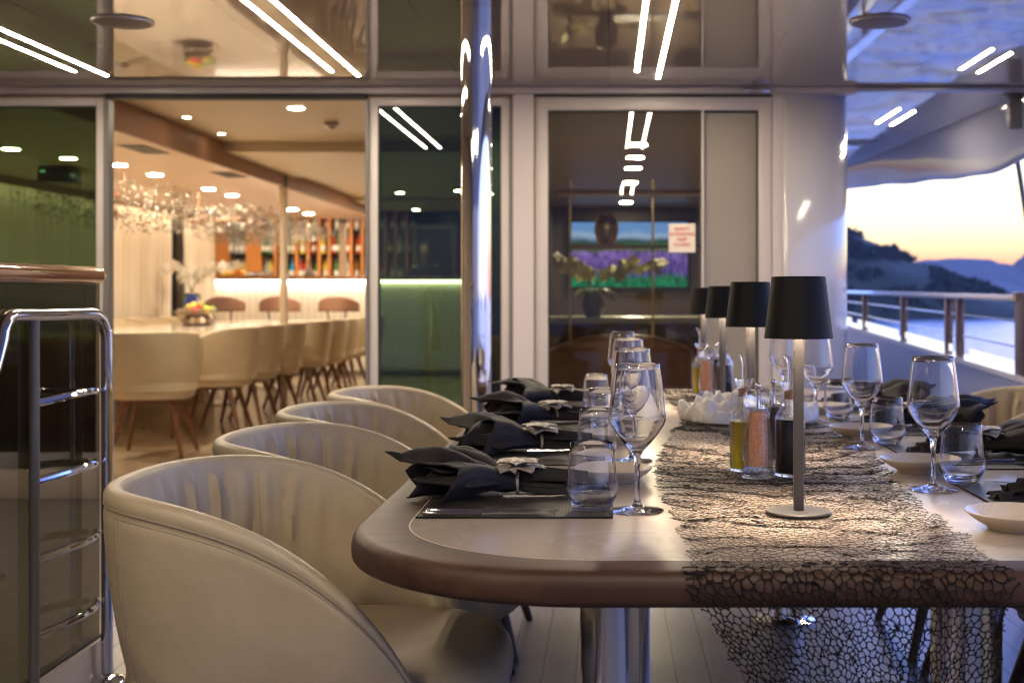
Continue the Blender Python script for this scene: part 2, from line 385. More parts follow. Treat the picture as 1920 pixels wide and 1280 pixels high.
# outboard fascia under the overhang, with its wavy lower edge
ed = [(-6, 2.10), (3, 2.12), (5.6, 2.08), (6.4, 1.985), (7.1, 1.905), (7.75, 1.862), (8.3, 1.885), (9.2, 1.94), (10.5, 2.02), (12, 2.11), (15, 2.19)]
def edge_x(y): return 2.62-.0242*(y+6) if y < 7.2 else (2.30-.0538*(y-7.2) if y < 11.1 else 2.09-.0359*(y-11.1))
g = MB(); pts = []
for (y0, z0), (y1, z1) in zip(ed, ed[1:]):
    for k in range(6):
        t = k/6; pts.append((y0+(y1-y0)*t, z0+(z1-z0)*(t*t*(3-2*t) if abs(y1-y0) < 1.5 else t)))
pts.append(ed[-1])
rows = []
for y, z in pts:
    x = edge_x(y); rows.append([(x+.01, y, CZ+.03), (x+.01, y, CZ-.004), (x+.06, y, (CZ+z)/2), (x+.085, y, z+.03), (x+.095, y, z+.008), (x+.12, y, z), (x+.15, y, z+.02), (x+.15, y, CZ+.03)])
vs = [p for r in rows for p in r]; k = 8; fs = [(i*k+j, (i+1)*k+j, (i+1)*k+j+1, i*k+j+1) for i in range(len(rows)-1) for j in range(k-1)]
g.add(vs, fs); struct(g.build('ceiling_fascia', M['fascia'], angle=50))
# header strip where ceiling meets the bulkhead
struct(MB().box(-6, 1.34, WY-.05, WY+.05, 2.196, CZ-.002).build('header_trim', M['frame'], smooth=False))
struct(MB().rbox(1.34, 2.40, WY-.06, WY+.02, CZ-.022, CZ-.003, .004).build('ceiling_joint_trim', M['trim']))
# white bulkhead pieces: between door leaves and window, rounded corner to the side deck
w = MB()
w.box(-.515, -.40, WY, WY+.12, 0, 2.196)
w.box(.892, .95, WY, WY+.12, 0, 2.45)
struct(w.build('bulkhead_wall', M['white'], smooth=False))
g = MB(); R = .40; cx, cy = .95, WY+R
prof = [(cx+R*math.sin(a), cy-R*math.cos(a)) for a in [PI/2*i/24 for i in range(25)]] + [(cx+R, 20)]
vs = [(x, y, z) for x, y in prof for z in (0, 2.45)]
g.add(vs, [(2*i, 2*i+2, 2*i+3, 2*i+1) for i in range(len(prof)-1)])
o = g.build('rounded_bulkhead_corner', M['side_white'], angle=30, solid=.03); struct(o)

# sliding door leaves of the open doorway and the framed window
def leaf(name, label, cat, x0, x1, z0, z1, y, glassmat, fw=.045, sill=.16, depth=.05):
    t = thing(name, label, cat, ((x0+x1)/2, y, 0))
    a = (x0-x1)/2; b = -a; f = MB()
    f.rbox(a, a+fw, -depth/2, depth/2, z0, z1, .004); f.rbox(b-fw, b, -depth/2, depth/2, z0, z1, .004)
    f.rbox(a+fw, b-fw, -depth/2, depth/2, z1-fw, z1, .004); f.rbox(a+fw, b-fw, -depth/2, depth/2, z0, z0+sill, .004)
    f.build('frame', M['frame'], t)
    gk = MB(); gk.box(a+fw-.001, a+fw+.008, -.012, .012, z0+sill, z1-fw); gk.box(b-fw-.008, b-fw+.001, -.012, .012, z0+sill, z1-fw)
    gk.box(a+fw+.008, b-fw-.008, -.012, .012, z1-fw-.008, z1-fw+.001)
    gk.build('gasket', M['dark_gap'], t, smooth=False)
    p = MB(); p.box(a+fw, b-fw, -.005, .005, z0+sill, z1-fw); p.build('pane', glassmat, t, smooth=False)
    return t
leaf('sliding_door', 'dark green glass door leaf beside the curtained room and chrome ladder', 'glass door', -4.30, -2.735, 0, 2.180, WY+.03, M['green_glass'])
leaf('sliding_door', 'narrow dark green glass door leaf behind the chrome column', 'glass door', -1.295, -.535, 0, 2.180, WY+.03, M['green_glass'])
t = leaf('framed_window', 'white framed window with a red lettered notice and pale blind', 'window', -.398, .890, 0, 2.184, WY+.04, M['smoke_glass'], fw=.072, sill=.25, depth=.06)
bl = MB(); bl.box(.272, .572, .012, .035, .25, 2.11); bl.box(.265, .275, -.02, .04, .25, 2.11); bl.build('blind', M['blind'], t, smooth=False)
g = MB(); g.box(-2.72, -1.31, WY-.02, WY+.05, 2.170, 2.196); struct(g.build('door_track', M['dark_gap'], smooth=False))
g = MB(); g.box(-2.735, -2.705, WY-.01, WY+.06, 0, 2.17); g.box(-1.315, -1.296, WY-.01, WY+.06, 0, 2.17); g.box(-.535, -.516, WY+.0, WY+.06, 0, 2.17); g.box(-.401, -.399, WY-.005, WY+.06, 0, 2.19)
struct(g.build('door_jamb', M['bracket'], smooth=False))
g = MB(); g.box(-2.705, -1.315, WY-.03, WY+.07, 0, .012); struct(g.build('door_threshold', M['chrome_soft'], smooth=False))
g = MB(); g.box(-.40, .89, WY-.004, WY+.02, 2.1835, 2.1955); struct(g.build('window_head_gap', M['dark_gap'], smooth=False))
# little chrome hinge plate above the window
t = thing('hinge_plate', 'small steel bracket on the header trim above the white window', 'bracket', (.80, WY-.06, 2.205))
MB().rbox(-.07, .07, -.008, .008, -.008, .012, .003).build('plate', M['chrome_soft'], t)
h = MB(); h.tube([(-.03,-.012,0), (.03,-.012,0)], .006, 8); h.build('pin', M['chrome_soft'], t)
# notice stuck on the window
t = thing('notice_sign', 'small white notice with four lines of red capitals on the window', 'sign', (.402, WY+.01, 1.418))
MB().rbox(-.072, .072, -.002, .001, -.078, .078, .0008, 1).build('board', M['sign'], t)
for s_, z in (('SAFETY', .040), ('EXTENDING', .012), ('KEEP', -.016), ('CLOSED', -.044)):
    cu = bpy.data.curves.new('lettering', 'FONT'); cu.body = s_; cu.size = .0245; cu.align_x = 'CENTER'; cu.offset = .0006
    to = bpy.data.objects.new('lettering', cu); C.objects.link(to)
    dg = bpy.context.evaluated_depsgraph_get(); me = bpy.data.meshes.new_from_object(to.evaluated_get(dg)); bpy.data.objects.remove(to)
    me.materials.clear(); me.materials.append(M['sign_red'])
    o = bpy.data.objects.new('lettering', me); C.objects.link(o); o.parent = t; o.rotation_euler = (PI/2, 0, 0); o.location = (0, -.0032, z)

# recessed light strips, always in pairs of two
strip0 = None; SX = [-2.675, -2.56, -1.385, -1.275, .145, .258, 1.752, 1.866]
segs = [(4.12, 6.28), (-.2, 1.0)]
where = ['over the chrome ladder', 'above the open doorway', 'over the long table', 'at the side deck']
for p in range(4):
    ss = segs if p < 3 else [(5.72, 6.22), (7.55, 8.15)]
    for si, (y0, y1) in enumerate(ss):
        for q in range(2):
            x = SX[2*p+q]; dy = .12*q if p != 2 else .19*q
            t = thing('strip_light', '%s glowing ceiling strip of the pair %s, %s' % (['first', 'second'][q], where[p], ['close to the glazed wall', 'farther from the glazed wall'][si] if p < 3 else ['before the cross trim', 'beyond the cross trim'][si]), 'strip light', (x, (y0+y1)/2, CZ), 0, 'light strips in the glossy ceiling')
            L = (y1-y0)/2
            yy1 = L+dy if p < 3 else L-dy*0+(.09*q); yy0 = -L if p < 3 else -L+.09*q
            d = MB(); nseg = 8
            pts = [(.0088*math.cos(a), yy1+.0088*math.sin(a)) for a in [PI*i/nseg for i in range(nseg+1)]] + [(-.0088*math.cos(a), yy0-.0088*math.sin(a)) for a in [PI*i/nseg for i in range(nseg+1)]]
            m_ = len(pts); d.add([(a, b, -.0035) for a, b in pts]+[(a, b, -.001) for a, b in pts], [tuple(range(m_))]+[(i, (i+1) % m_, m_+(i+1) % m_, m_+i) for i in range(m_)])
            d.build('diffuser', M['strip'], t, smooth=False)
            d = MB(); pts2 = [(a*1.3, b+(.0035 if b > 0 else -.0035)) for a, b in pts]
            d.add([(a, b, -.0025) for a, b in pts]+[(a, b, -.0025) for a, b in pts2]+[(a, b, .001) for a, b in pts2], [(i, (i+1) % m_, m_+(i+1) % m_, m_+i) for i in range(m_)]+[(m_+i, m_+(i+1) % m_, 2*m_+(i+1) % m_, 2*m_+i) for i in range(m_)])
            d.build('trim_ring', M['trim'], t, smooth=False)
# round ceiling speakers
def speaker(x, y, label):
    t = thing('ceiling_speaker', label, 'speaker', (x, y, CZ), 0, 'round ceiling speakers')
    MB().lathe([(0,-.012),(.105,-.012),(.112,-.010)], 40).build('grille', M['speaker'], t)
    MB().lathe([(.112,-.010),(.122,-.008),(.124,-.001)], 40).build('rim', M['trim'], t)
speaker(wx(1650, 5.14), 5.14, 'round ceiling speaker over the side deck, sea mirrored around it')
speaker(wx(230, 5.15), 5.15, 'round ceiling speaker between the ladder and the open doorway')
speaker(wx(1610, 9.2), 9.2, 'small far ceiling speaker beyond the cross trim')
# hanging bracket at the ceiling edge
t = thing('ceiling_bracket', 'dark grey rectangular bracket hanging from the outer ceiling edge', 'bracket', (wx(1902, 7.0), 7.0, CZ))
MB().rbox(-.036, .036, -.03, .03, -.195, .0, .004).build('arm', M['bracket'], t)
MB().rbox(-.05, .05, -.045, .045, -.012, -.001, .003).build('flange', M['bracket'], t)

# chrome column
CY = 4.88; CX = wx(893.5, CY)
t = thing('chrome_column', 'tall polished chrome column standing before the glazed wall', 'column', (CX, CY, 0))
MB().lathe([(.059, 0), (.059, CZ-.001)], 96).build('shaft', M['chrome'], t)
MB().lathe([(.085, 0), (.085, .010), (.079, .014), (.060, .014)], 64).build('base_ring', M['chrome_soft'], t)

# glass balustrade with varnished rail
t = thing('glass_balustrade', 'smoked glass balustrade under a varnished teak handrail', 'balustrade', (-1.48, 0, 0))
MB().box(-.006, .006, 0.6, 3.635, .12, 1.14).build('glass_panel', M['rail_glass'], t, smooth=False)
MB().box(-.02, .02, 0.6, 3.665, 0, .115).build('kick_plate', M['white'], t, smooth=False)
MB().box(-.010, .010, 0.6, 3.636, .115, .125).build('seal', M['dark_gap'], t, smooth=False)
MB().tube([(0, .6, 1.161), (0, 3.62, 1.161), (0, 3.64, 1.161), (0, 3.648, 1.161)], [.0262, .0262, .022, .006], 24).build('handrail', M['teak'], t)
# chrome ladder rack
t = thing('chrome_ladder', 'polished chrome ladder with curved rungs and looped top handrail', 'ladder', (-1.43, 0, 0))
path = [(-.03, 2.72, .62), (-.03, 2.86, .76), (-.03, 2.98, .93), (-.03, 3.02, 1.0)]
path += [(-.03, 3.02+.06*(1-math.cos(a)), 1.0+.055*math.sin(a)) for a in [PI/2*i/5 for i in range(1, 6)]]
path += [(-.02, 3.3, 1.055)] + [(-.015+.015*math.sin(a), 3.50+.075*math.sin(a), 1.055-.075*(1-math.cos(a))) for a in [PI/2*i/6 for i in range(0, 7)]] + [(0, 3.578, .6), (0, 3.578, .03)]
MB().tube(path, .0165, 14).build('handrail', M['chrome'], t)
MB().tube([(-.03, 3.19, 1.045), (-.03, 3.19, .06)], .013, 14).build('post', M['bracket'], t)
for z in (.83, .63, .43, .235):
    r = [(-.03+.055*math.sin(PI*i/12), 3.19+(3.575-3.19)*i/12, z+.014*math.sin(PI*i/12)) for i in range(13)]
    MB().tube(r, .0105, 10).build('rung', M['chrome'], t)
MB().lathe([(.052, 0), (.052, .006), (.040, .018), (.022, .026), (.0165, .028)], 32, (0, 3.578, 0)).build('base_flange', M['chrome'], t)

# ------------------------------------------------------------------ saloon behind the open doorway
struct(MB().box(-6.4, 1.33, WY+.02, 20.2, -.06, -.002).build('room_floor', M['room_floor'], smooth=False))
rc = MB()
rc.box(-6.2, -.78, WY+.121, 10.1, 2.345, 2.40); rc.box(-3.12, -.78, 10.1, 12.3, 2.262, 2.34); rc.box(-3.12, -.78, 12.3, 15.2, 2.30, 2.34)
rc.box(-3.12, -.78, 15.2, 17.0, 2.25, 2.34); rc.box(-6.2, -.78, 17.0, 20.2, 2.47, 2.52); rc.box(-6.2, -.78, 10.1, 17, 2.341, 2.40)
struct(MB().box(-4.8, -4.7, -6, WY+.02, 0, CZ-.002).build('added_sky_blocker_wall', M['room_wall'], smooth=False))  # added wall out of view, keeps sky light off the open side
struct(rc.build('room_ceiling', M['room_ceiling'], smooth=False))
struct(MB().box(-6.2, -3.12, WY+.121, 17.0, 2.15, 2.19).build('lowered_ceiling', M['copper_ceiling'], smooth=False))
struct(MB().box(-3.12, -3.09, WY+.121, 17.0, 2.145, 2.34).build('ceiling_edge_trim', M['brown_trim'], smooth=False))
rw = MB(); rw.box(-6.25, -6.18, WY, 20.2, 0, 2.52); rw.box(-6.25, 1.36, 20.2, 20.3, 0, 2.52); rw.box(-6.2, -4.30, WY+.06, WY+.12, 0, 2.35)
rw.box(-6.2, -.40, WY+.051, WY+.12, 2.182, 2.42); rw.box(-.40, .892, WY+.071, WY+.12, 2.186, 2.42)
struct(rw.build('room_wall', M['room_wall'], smooth=False))
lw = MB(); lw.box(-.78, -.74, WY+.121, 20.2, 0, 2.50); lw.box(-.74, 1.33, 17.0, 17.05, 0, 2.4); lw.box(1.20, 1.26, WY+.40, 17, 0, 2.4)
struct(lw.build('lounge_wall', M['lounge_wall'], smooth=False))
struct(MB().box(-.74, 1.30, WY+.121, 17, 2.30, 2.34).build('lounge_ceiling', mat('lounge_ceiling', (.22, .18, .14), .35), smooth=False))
# downlights
def downlight(x, y, z, label, r=.055, group='round downlights', em='downlight'):
    t = thing('downlight', label, 'downlight', (x, y, z), 0, group)
    MB().lathe([(0, -.006), (r, -.006)], 20).build('lens', M[em], t)
    MB().lathe([(r, -.007), (r*1.22, -.006), (r*1.25, -.0005)], 20).build('rim', M['trim'], t)
for i, y in enumerate((10.0, 10.8, 12.24, 13.0, 15.1, 15.9)):
    downlight(-3.9 if i < 4 else -3.8, y, 2.15, '%s bright downlight in the row on the lowered coppery ceiling' % ORD[i], .06, 'downlights of the lowered ceiling')
downlight(wx(20, 8.9), 8.9, 2.15, 'bright downlight seen through the wide green door leaf, farther from the frame', .06, 'downlights of the lowered ceiling')
downlight(wx(128, 9.5), 9.5, 2.15, 'bright downlight seen through the wide green door leaf, near its frame', .06, 'downlights of the lowered ceiling')
for (px, py, r, lb) in ((555, 202, .05, 'large square-looking downlight just inside the doorway head'), (318+32, 219, .028, 'small dim downlight near the coppery ceiling edge'), (383+32, 250, .028, 'small warm downlight farther in near the coppery ceiling edge')):
    Y = (2.345-CAMZ)*F/(555-py); downlight(wx(px, Y), Y, 2.345, lb, r, 'downlights of the cream ceiling', 'cove' if r < .04 else 'downlight')
for i, (px, y) in enumerate(((690+60, 14.5), (780, 16.6), (860, 14.2))):
    downlight(wx(px, y), y, 2.30 if y < 15.2 else 2.25, '%s downlight behind the narrow green door leaf' % ORD[i], .05, 'downlights of the cream ceiling')
for i, y in enumerate((9.9, 10.8, 11.7, 13.2, 14.4, 16.0)):
    downlight(.235, y, 2.30, '%s downlight in the row behind the white framed window' % ORD[i], .075, 'downlights of the lounge', 'lounge_light')
for i, px in enumerate((440, 515, 600, 675, 790)):  # added lamps that brighten the shelves and the bartender
    downlight(wx(px, 17.9), 17.9, 2.47, '%s added downlight brightening the bartender side of the bar, counted from the curtains' % ORD[i], .05, 'added downlights over the back bar')
t = thing('smoke_detector', 'grey smoke detector on the cream ceiling inside the doorway', 'smoke detector', (wx(622, 9.0), 9.0, 2.345))
MB().lathe([(0, -.045), (.03, -.045), (.036, -.03), (.055, -.022), (.055, -.001)], 20).build('body', M['trim'], t)
MB().lathe([(0, -.052), (.014, -.052), (.016, -.045)], 14).build('sensor', M['sign'], t)
for i, (px, y) in enumerate(((270, 8.94), (430, 10.8))):
    t = thing('air_vent', 'black slotted air vent %s in the coppery ceiling' % ['near the doorway frame', 'farther into the room'][i], 'air vent', (wx(px, y), y, 2.15), 0, 'air vents of the lowered ceiling')
    MB().rbox(-.10, .10, -.26, .26, -.004, -.0005, .001, 1).build('frame', M['brown_trim'], t)
    for s_ in (-1, 1): MB().box(s_*.045-.040, s_*.045+.040, -.245, .245, -.007, -.0045).build('slot', M['dark_gap'], t, smooth=False)

t = thing('ceiling_box', 'black box with a tiny green light under the lowered ceiling behind the green leaf', 'ceiling unit', (wx(112, 10.2), 10.2, 2.15))
MB().rbox(-.13, .13, -.12, .12, -.13, -.001, .01).build('housing', M['black'], t)
MB().lathe([(0, -.0), (.018, 0), (.018, .012), (0, .012)], 12, (-.08, -.135, -.05)).build('indicator', glow('green_indicator', (.5, 1.0, .5), 3), t)

# curtains on the far side wall
def curtain(y0, y1, x, label, seed):
    random.seed(seed); n = int((y1-y0)*90); g = MB(); ph = [random.uniform(0, 6) for _ in range(4)]
    def fn(u, v):
        y = y0+(y1-y0)*u; k = y*34+ph[0]+1.3*math.sin(y*3+ph[1])
        amp = .035*(.75+.25*v)
        return (x+amp*math.sin(k)+.012*math.sin(k*2.3+ph[2])+.01*math.sin(v*4+ph[3]), y+.01*math.cos(k), 2.13-2.1*v)
    g.grid(fn, n, 8)
    o = g.build('curtain', M['curtain'], None, angle=80, solid=.003); tag(o, label, 'curtain', 'sheer curtains'); return o
curtain(10.9, 13.35, -5.38, 'long cream sheer curtain glimpsed through the green door leaf', 3)
curtain(13.5, 15.35, -5.38, 'cream sheer curtain just inside the doorway frame', 4)
curtain(16.0, 17.2, -5.42, 'short cream sheer curtain between orchid and bar', 5)
t = thing('side_window', 'tall dusky blue window strip between two cream curtains', 'window', (-5.55, 15.7, 0))
MB().box(-.02, 0, -.36, .20, .4, 2.1).build('pane', mat('window_dusk_glow', (.12, .18, .3), .1, emit=(.35, .48, .8), estr=.7), t, smooth=False)  # pane glows by itself in place of dusk light from outside
MB().box(-.03, .02, .20, .36, .3, 2.13).build('frame', M['black'], t, smooth=False)
struct(MB().box(-5.66, -5.60, WY+.13, 17.2, 0, 2.15).build('room_side_wall', M['room_wall'], smooth=False))
t = thing('added_cove_light', 'added warm cove strip brightening the saloon above the sheer curtains', 'strip light', (-5.25, 13, 2.14))  # added strip, lifts the warm brightness of the saloon
MB().box(-.012, .012, -3.9, 4.0, -.004, 0).build('diffuser', M['cove'], t, smooth=False)
MB().box(.013, .03, -3.9, 4.0, -.06, .008).build('pelmet', M['brown_trim'], t, smooth=False)

# bar counter with glowing strip
BY = 17.3; BZ = 1.32
t = thing('bar_counter', 'long bar counter with glowing strip over a pale fluted front', 'bar counter', (0, BY, 0))
MB().box(-5.50, -.80, 0, .45, 0, BZ-.002).build('front', M['bar_front'], t, smooth=False)
MB().rbox(-5.58, -.80, -.14, .62, BZ, BZ+.055, .008).build('counter_top', M['bar_top'], t)
MB().box(-5.46, -.82, -.055, -.03, BZ-.03, BZ-.001).build('light_strip', M['bar_strip'], t, smooth=False)
MB().box(-5.50, -.80, -.03, -.001, 0, .08).build('toe_board', M['bracket'], t, smooth=False)
def post(px, Y, z0, z1, r, label):
    t = thing('support_post', label, 'post', (wx(px, Y), Y, 0))
    MB().rbox(-r, r, -r, r, z0, z1, .006).build('shaft', M['post'], t)
    MB().rbox(-r*1.25, r*1.25, -r*1.25, r*1.25, z1-.12, z1, .004).build('collar', M['bracket'], t)
post(532, 12.02, 0, 2.26, .032, 'slim cream post with dark collar rising between the cream chairs')
post(643, 17.55, BZ+.056, 2.25, .045, 'pale square post standing on the bar counter')

# back shelves with bottles
SY = 19.0
t = thing('bar_shelves', 'tall backlit amber wood shelving behind the bar', 'shelving', (0, SY, 0))
MB().box(-6.1, -.82, .35, .38, .9, 2.46).build('back_panel', M['shelf_dark'], t, smooth=False)
MB().box(-6.1, -.82, -.05, .5, .85, 1.12).build('back_counter', M['black'], t, smooth=False)
SHZ = [1.36, 1.74, 2.10]
for z in SHZ: MB().box(-6.1, -.82, .06, .35, z-.02, z).build('shelf', M['black'], t, smooth=False)
for px in (415, 475, 516, 556, 577, 598, 617, 658, 679, 706, 722, 742, 762):
    w_ = .11 if px in (415, 475) else .021
    MB().box(wx(px, SY)-w_, wx(px, SY)+w_, 0, .34, 1.12, 2.46).build('upright', M['orange_wood'], t, smooth=False)
BOT = {}
for nm, col, tr in (('amber', (.50, .22, .03), .4), ('green', (.10, .25, .05), .4), ('clear', (.75, .75, .7), .5), ('red', (.55, .06, .03), .3), ('yellow', (.80, .62, .10), .3), ('blue', (.05, .35, .75), .3)):
    BOT[nm] = mat('bottle_'+nm, col, .08, trans=tr)
BOTlab = mat('bottle_label', (.75, .7, .6), .6); BOTcap = mat('bottle_cap', (.12, .1, .09), .4)
def bottle_proto(kind):
    t = thing('bottle', '', 'bottle')
    MB().lathe([(0, 0), (.038, 0), (.042, .01), (.042, .18), (.034, .215), (.015, .245), (.014, .305), (0, .305)], 14).build('body', BOT[kind], t)
    MB().lathe([(.0435, .05), (.0435, .13)], 14).build('label', BOTlab, t)
    MB().lathe([(.0165, .285), (.0165, .325), (0, .325)], 10).build('cap', BOTcap, t)
    return t
protos = {k: bottle_proto(k) for k in BOT}; usedb = set(); random.seed(21)
slots = [(412, 0)]
for z_i, z in enumerate([1.36, 1.74, 2.10]):
    px = 430
    while px < 775:
        if min(abs(px-q) for q in (415, 475, 516, 556, 577, 598, 617, 643, 658, 679, 706, 722, 742, 762)) > 4.2:
            kind = random.choice(['amber', 'green', 'clear', 'clear', 'yellow', 'red', 'amber']) if px > 450 else 'clear'
            if abs(px-545) < 6 and z_i == 0: kind = 'blue'
            if abs(px-565) < 8 and z_i == 0: kind = 'red'
            lb = '%s bottle on the %s shelf behind the bar' % ({'amber': 'amber', 'green': 'dark green', 'clear': 'clear glass', 'yellow': 'yellow', 'red': 'red', 'blue': 'bright blue'}[kind], ['lowest', 'middle', 'top'][z_i])
            loc = (wx(px, SY)+random.uniform(-.015, .015), SY+random.choice([.05, .09, .13]), z+.002)
            if kind not in usedb:
                o = protos[kind]; o.location = loc; o['label'] = lb; o['group'] = kind+' bottles behind the bar'; usedb.add(kind)
            else: dup(protos[kind], loc, 0, lb, kind+' bottles behind the bar')
        px += random.choice([9, 9, 10, 11])
for k in BOT:
    if k not in usedb:
        for ch in kids(protos[k]): bpy.data.objects.remove(ch)
        bpy.data.objects.remove(protos[k])
# on the counter
t = thing('fruit_pile', 'heap of oranges and lemons on the bar counter', 'fruit', (wx(440, BY+.1), BY+.1, BZ+.056))
of = mat('orange_peel', (.85, .38, .04), .5); lf = mat('lemon_peel', (.8, .62, .06), .5)
for i, (x, y, z, m_) in enumerate(((0, 0, .045, of), (.09, .02, .045, of), (-.09, .01, .04, lf), (.05, 0, .115, of), (-.16, 0, .035, lf), (.03, .1, .045, of))):
    MB().ball((x, y, z), .047).build('orange' if m_ is of else 'lemon', m_, t)
t = thing('wooden_box', 'pale wooden box at the curtain end of the bar counter', 'box', (wx(400, BY+.1), BY+.1, BZ+.056))
MB().rbox(-.125, .125, -.08, .08, .002, .11, .006).build('body', M['bamboo_shelf'], t); MB().rbox(-.13, .13, -.085, .085, .111, .125, .003).build('lid', M['bamboo_shelf'], t)
t = thing('drip_tray', 'low grey metal tray on the bar counter', 'tray', (wx(487, BY+.1), BY+.1, BZ+.056))
MB().rbox(-.18, .18, -.1, .1, .001, .06, .008).build('body', M['chrome_soft'], t); MB().box(-.165, .165, -.085, .085, .0605, .064).build('grid', M['black'], t, smooth=False)
t = thing('glass_decanter', 'clear glass decanter on the bar counter beside the pale post', 'decanter', (wx(580, BY+.05), BY+.05, BZ+.057))
MB().lathe([(0, 0), (.05, 0), (.065, .03), (.06, .07), (.022, .12), (.018, .19), (.028, .21)], 18).build('body', M['crystal'], t); MB().ball((0, 0, .235), .02).build('stopper', M['crystal'], t)
# bar stools
def stool_proto():
    t = thing('bar_stool', '', 'bar stool')
    MB().lathe([(0, .70), (.17, .70), (.20, .73), (.20, .76), (.16, .785), (0, .79)], 24).build('seat', M['stool'], t)
    g = MB(); g.grid(lambda u, v: (.27*math.sin((u-.5)*2.6), -.20*math.cos((u-.5)*2.6)+.0, .90+.20*v*(math.cos((u-.5)*3.0)*.5+.5)), 20, 5); g.build('backrest', M['stool'], t, solid=.03, angle=60)
    for s_ in (-1, 1): MB().tube([(s_*.10, -.15, .74), (s_*.12, -.20, .93)], .012, 8).build('back_bracket', M['dark_wood'], t)
    MB().tube([(0, 0, .02), (0, 0, .70)], .025, 12).build('stem', M['chrome_soft'], t); MB().lathe([(0, .0), (.2, 0), (.2, .01), (.03, .03)], 24).build('base', M['chrome_soft'], t)
    return t
sp = stool_proto(); st = [(425, 'brown bar stool at the curtain end of the bar'), (527, 'brown bar stool behind the slim cream post'), (637, 'brown bar stool below the pale square post')]
for i, (px, lb) in enumerate(st):
    l = (wx(px, 16.45), 16.45, .0)
    if i == 0: sp.location = l; sp['label'] = lb; sp['group'] = 'stools along the bar'
    else: dup(sp, l, 0, lb, 'stools along the bar')
# bartender
def person():
    t = bpy.data.objects.new('person', None); C.objects.link(t); tag(t, 'person in a black shirt with tied back dark hair standing behind the bar', 'person')
    t.location = (wx(797, 18.2), 18.2, 0)
    me = bpy.data.meshes.new('body'); V = [(0,0,1.0), (0,.01,1.2), (0,.01,1.42), (0,0,1.56), (0,-.01,1.62), (0,-.02,1.70), (0,-.01,1.80), (0,0,1.87),
        (.17,.01,1.50), (.23,0,1.30), (.20,-.16,1.16), (.16,-.30,1.13), (-.17,.01,1.50), (-.23,0,1.30), (-.20,-.16,1.16), (-.16,-.30,1.13), (.09,0,.92), (-.09,0,.92), (.10,0,.5), (-.10,0,.5), (.10,0,.08), (-.10,0,.08)]
    E = [(0,1),(1,2),(2,3),(3,4),(4,5),(5,6),(6,7),(2,8),(8,9),(9,10),(10,11),(2,12),(12,13),(13,14),(14,15),(0,16),(0,17),(16,18),(17,19),(18,20),(19,21)]
    Rr = [(.15,.11),(.14,.10),(.17,.10),(.06,.06),(.05,.05),(.075,.085),(.082,.095),(.05,.06),(.06,.06),(.045,.045),(.035,.035),(.028,.035),(.06,.06),(.045,.045),(.035,.035),(.028,.035),(.09,.09),(.09,.09),(.06,.06),(.06,.06),(.045,.045),(.045,.045)]
    me.from_pydata(V, E, []); me.update(); o = bpy.data.objects.new('body', me); C.objects.link(o); o.parent = t
    md = o.modifiers.new('k', 'SKIN'); sv = me.skin_vertices[0].data
    for i, r in enumerate(Rr): sv[i].radius = r
    sv[0].use_root = True
    o.modifiers.new('s', 'SUBSURF').levels = 2; o.modifiers['s'].render_levels = 2
    me.materials.append(M['skin'])
    s_ = MB(); s_.lathe([(.16, .95), (.175, 1.1), (.17, 1.2), (.20, 1.40), (.19, 1.50), (.12, 1.565), (.065, 1.585)], 24)
    s_.v = [(x, y*.68+.005, z) for x, y, z in s_.v]; s_.build('shirt', M['shirt'], t)
    for q in (-1, 1): MB().tube([(q*.15, .01, 1.51), (q*.235, 0, 1.30), (q*.215, -.08, 1.22)], [.075, .062, .056], 12).build('sleeve', M['shirt'], t)
    h = MB(); h.ball((0, .025, 1.815), .095, .105, .10); h.ball((0, .12, 1.80), .035); h.build('hair', M['hair'], t)
    f = MB()
    for q in (-1, 1): f.ball((q*.032, -.098, 1.765), .008)
    f.build('eyes', M['hair'], t)
    MB().tube([(0, -.095, 1.76), (0, -.122, 1.725), (0, -.10, 1.715)], [.008, .013, .008], 8).build('nose', M['skin'], t)
person()
t = thing('wall_frame', 'large pale framed panel on the dark wall behind the bar', 'picture frame', (wx(815, 18.9), 18.88, 1.75))
fr = MB(); fr.box(-.33, .33, -.01, .02, .36, .42); fr.box(-.33, -.27, -.01, .02, -.6, .36); fr.box(.27, .33, -.01, .02, -.6, .36); fr.build('frame', M['bronze'], t, smooth=False)
MB().box(-.27, .27, 0, .01, -.6, .36).build('panel', M['black'], t, smooth=False)

# long white table in the saloon
def rounded(x0, x1, y0, y1, r, n=10):
    pts = []
    for cx, cy, a0 in ((x1-r, y1-r, 0), (x0+r, y1-r, PI/2), (x0+r, y0+r, PI), (x1-r, y0+r, 1.5*PI)):
        pts += [(cx+r*math.cos(a0+PI/2*i/n), cy+r*math.sin(a0+PI/2*i/n)) for i in range(n+1)]
    return pts
def slab(pts, prof, mb=None):
    """sweep a vertical edge profile [(inset, z)...] round an outline and cap both ends"""
    mb = mb or MB(); n = len(pts)
    nr = []
    for i in range(n):
        a = Vector(pts[i-1]); b = Vector(pts[(i+1) % n]); t = (b-a).normalized(); nr.append((t.y, -t.x))
    vs = [(pts[i][0]-nr[i][0]*d, pts[i][1]-nr[i][1]*d, z) for d, z in prof for i in range(n)]
    k = len(prof); fs = [(q*n+i, q*n+(i+1) % n, (q+1)*n+(i+1) % n, (q+1)*n+i) for q in range(k-1) for i in range(n)]
    fs.append(tuple(range(n))[::-1]); fs.append(tuple((k-1)*n+i for i in range(n)))
    mb.add(vs, fs); return mb
ITZ = .80
t = thing('long_table', 'long white dining table inside the saloon with rounded corners', 'table', (-4.1, 12.9, 0))
slab(rounded(-.82, .78, -3.8, 3.3, .35), [(.02, ITZ-.05), (.004, ITZ-.045), (0, ITZ-.03), (.006, ITZ)]).build('tabletop', M['table_white'], t, angle=50)
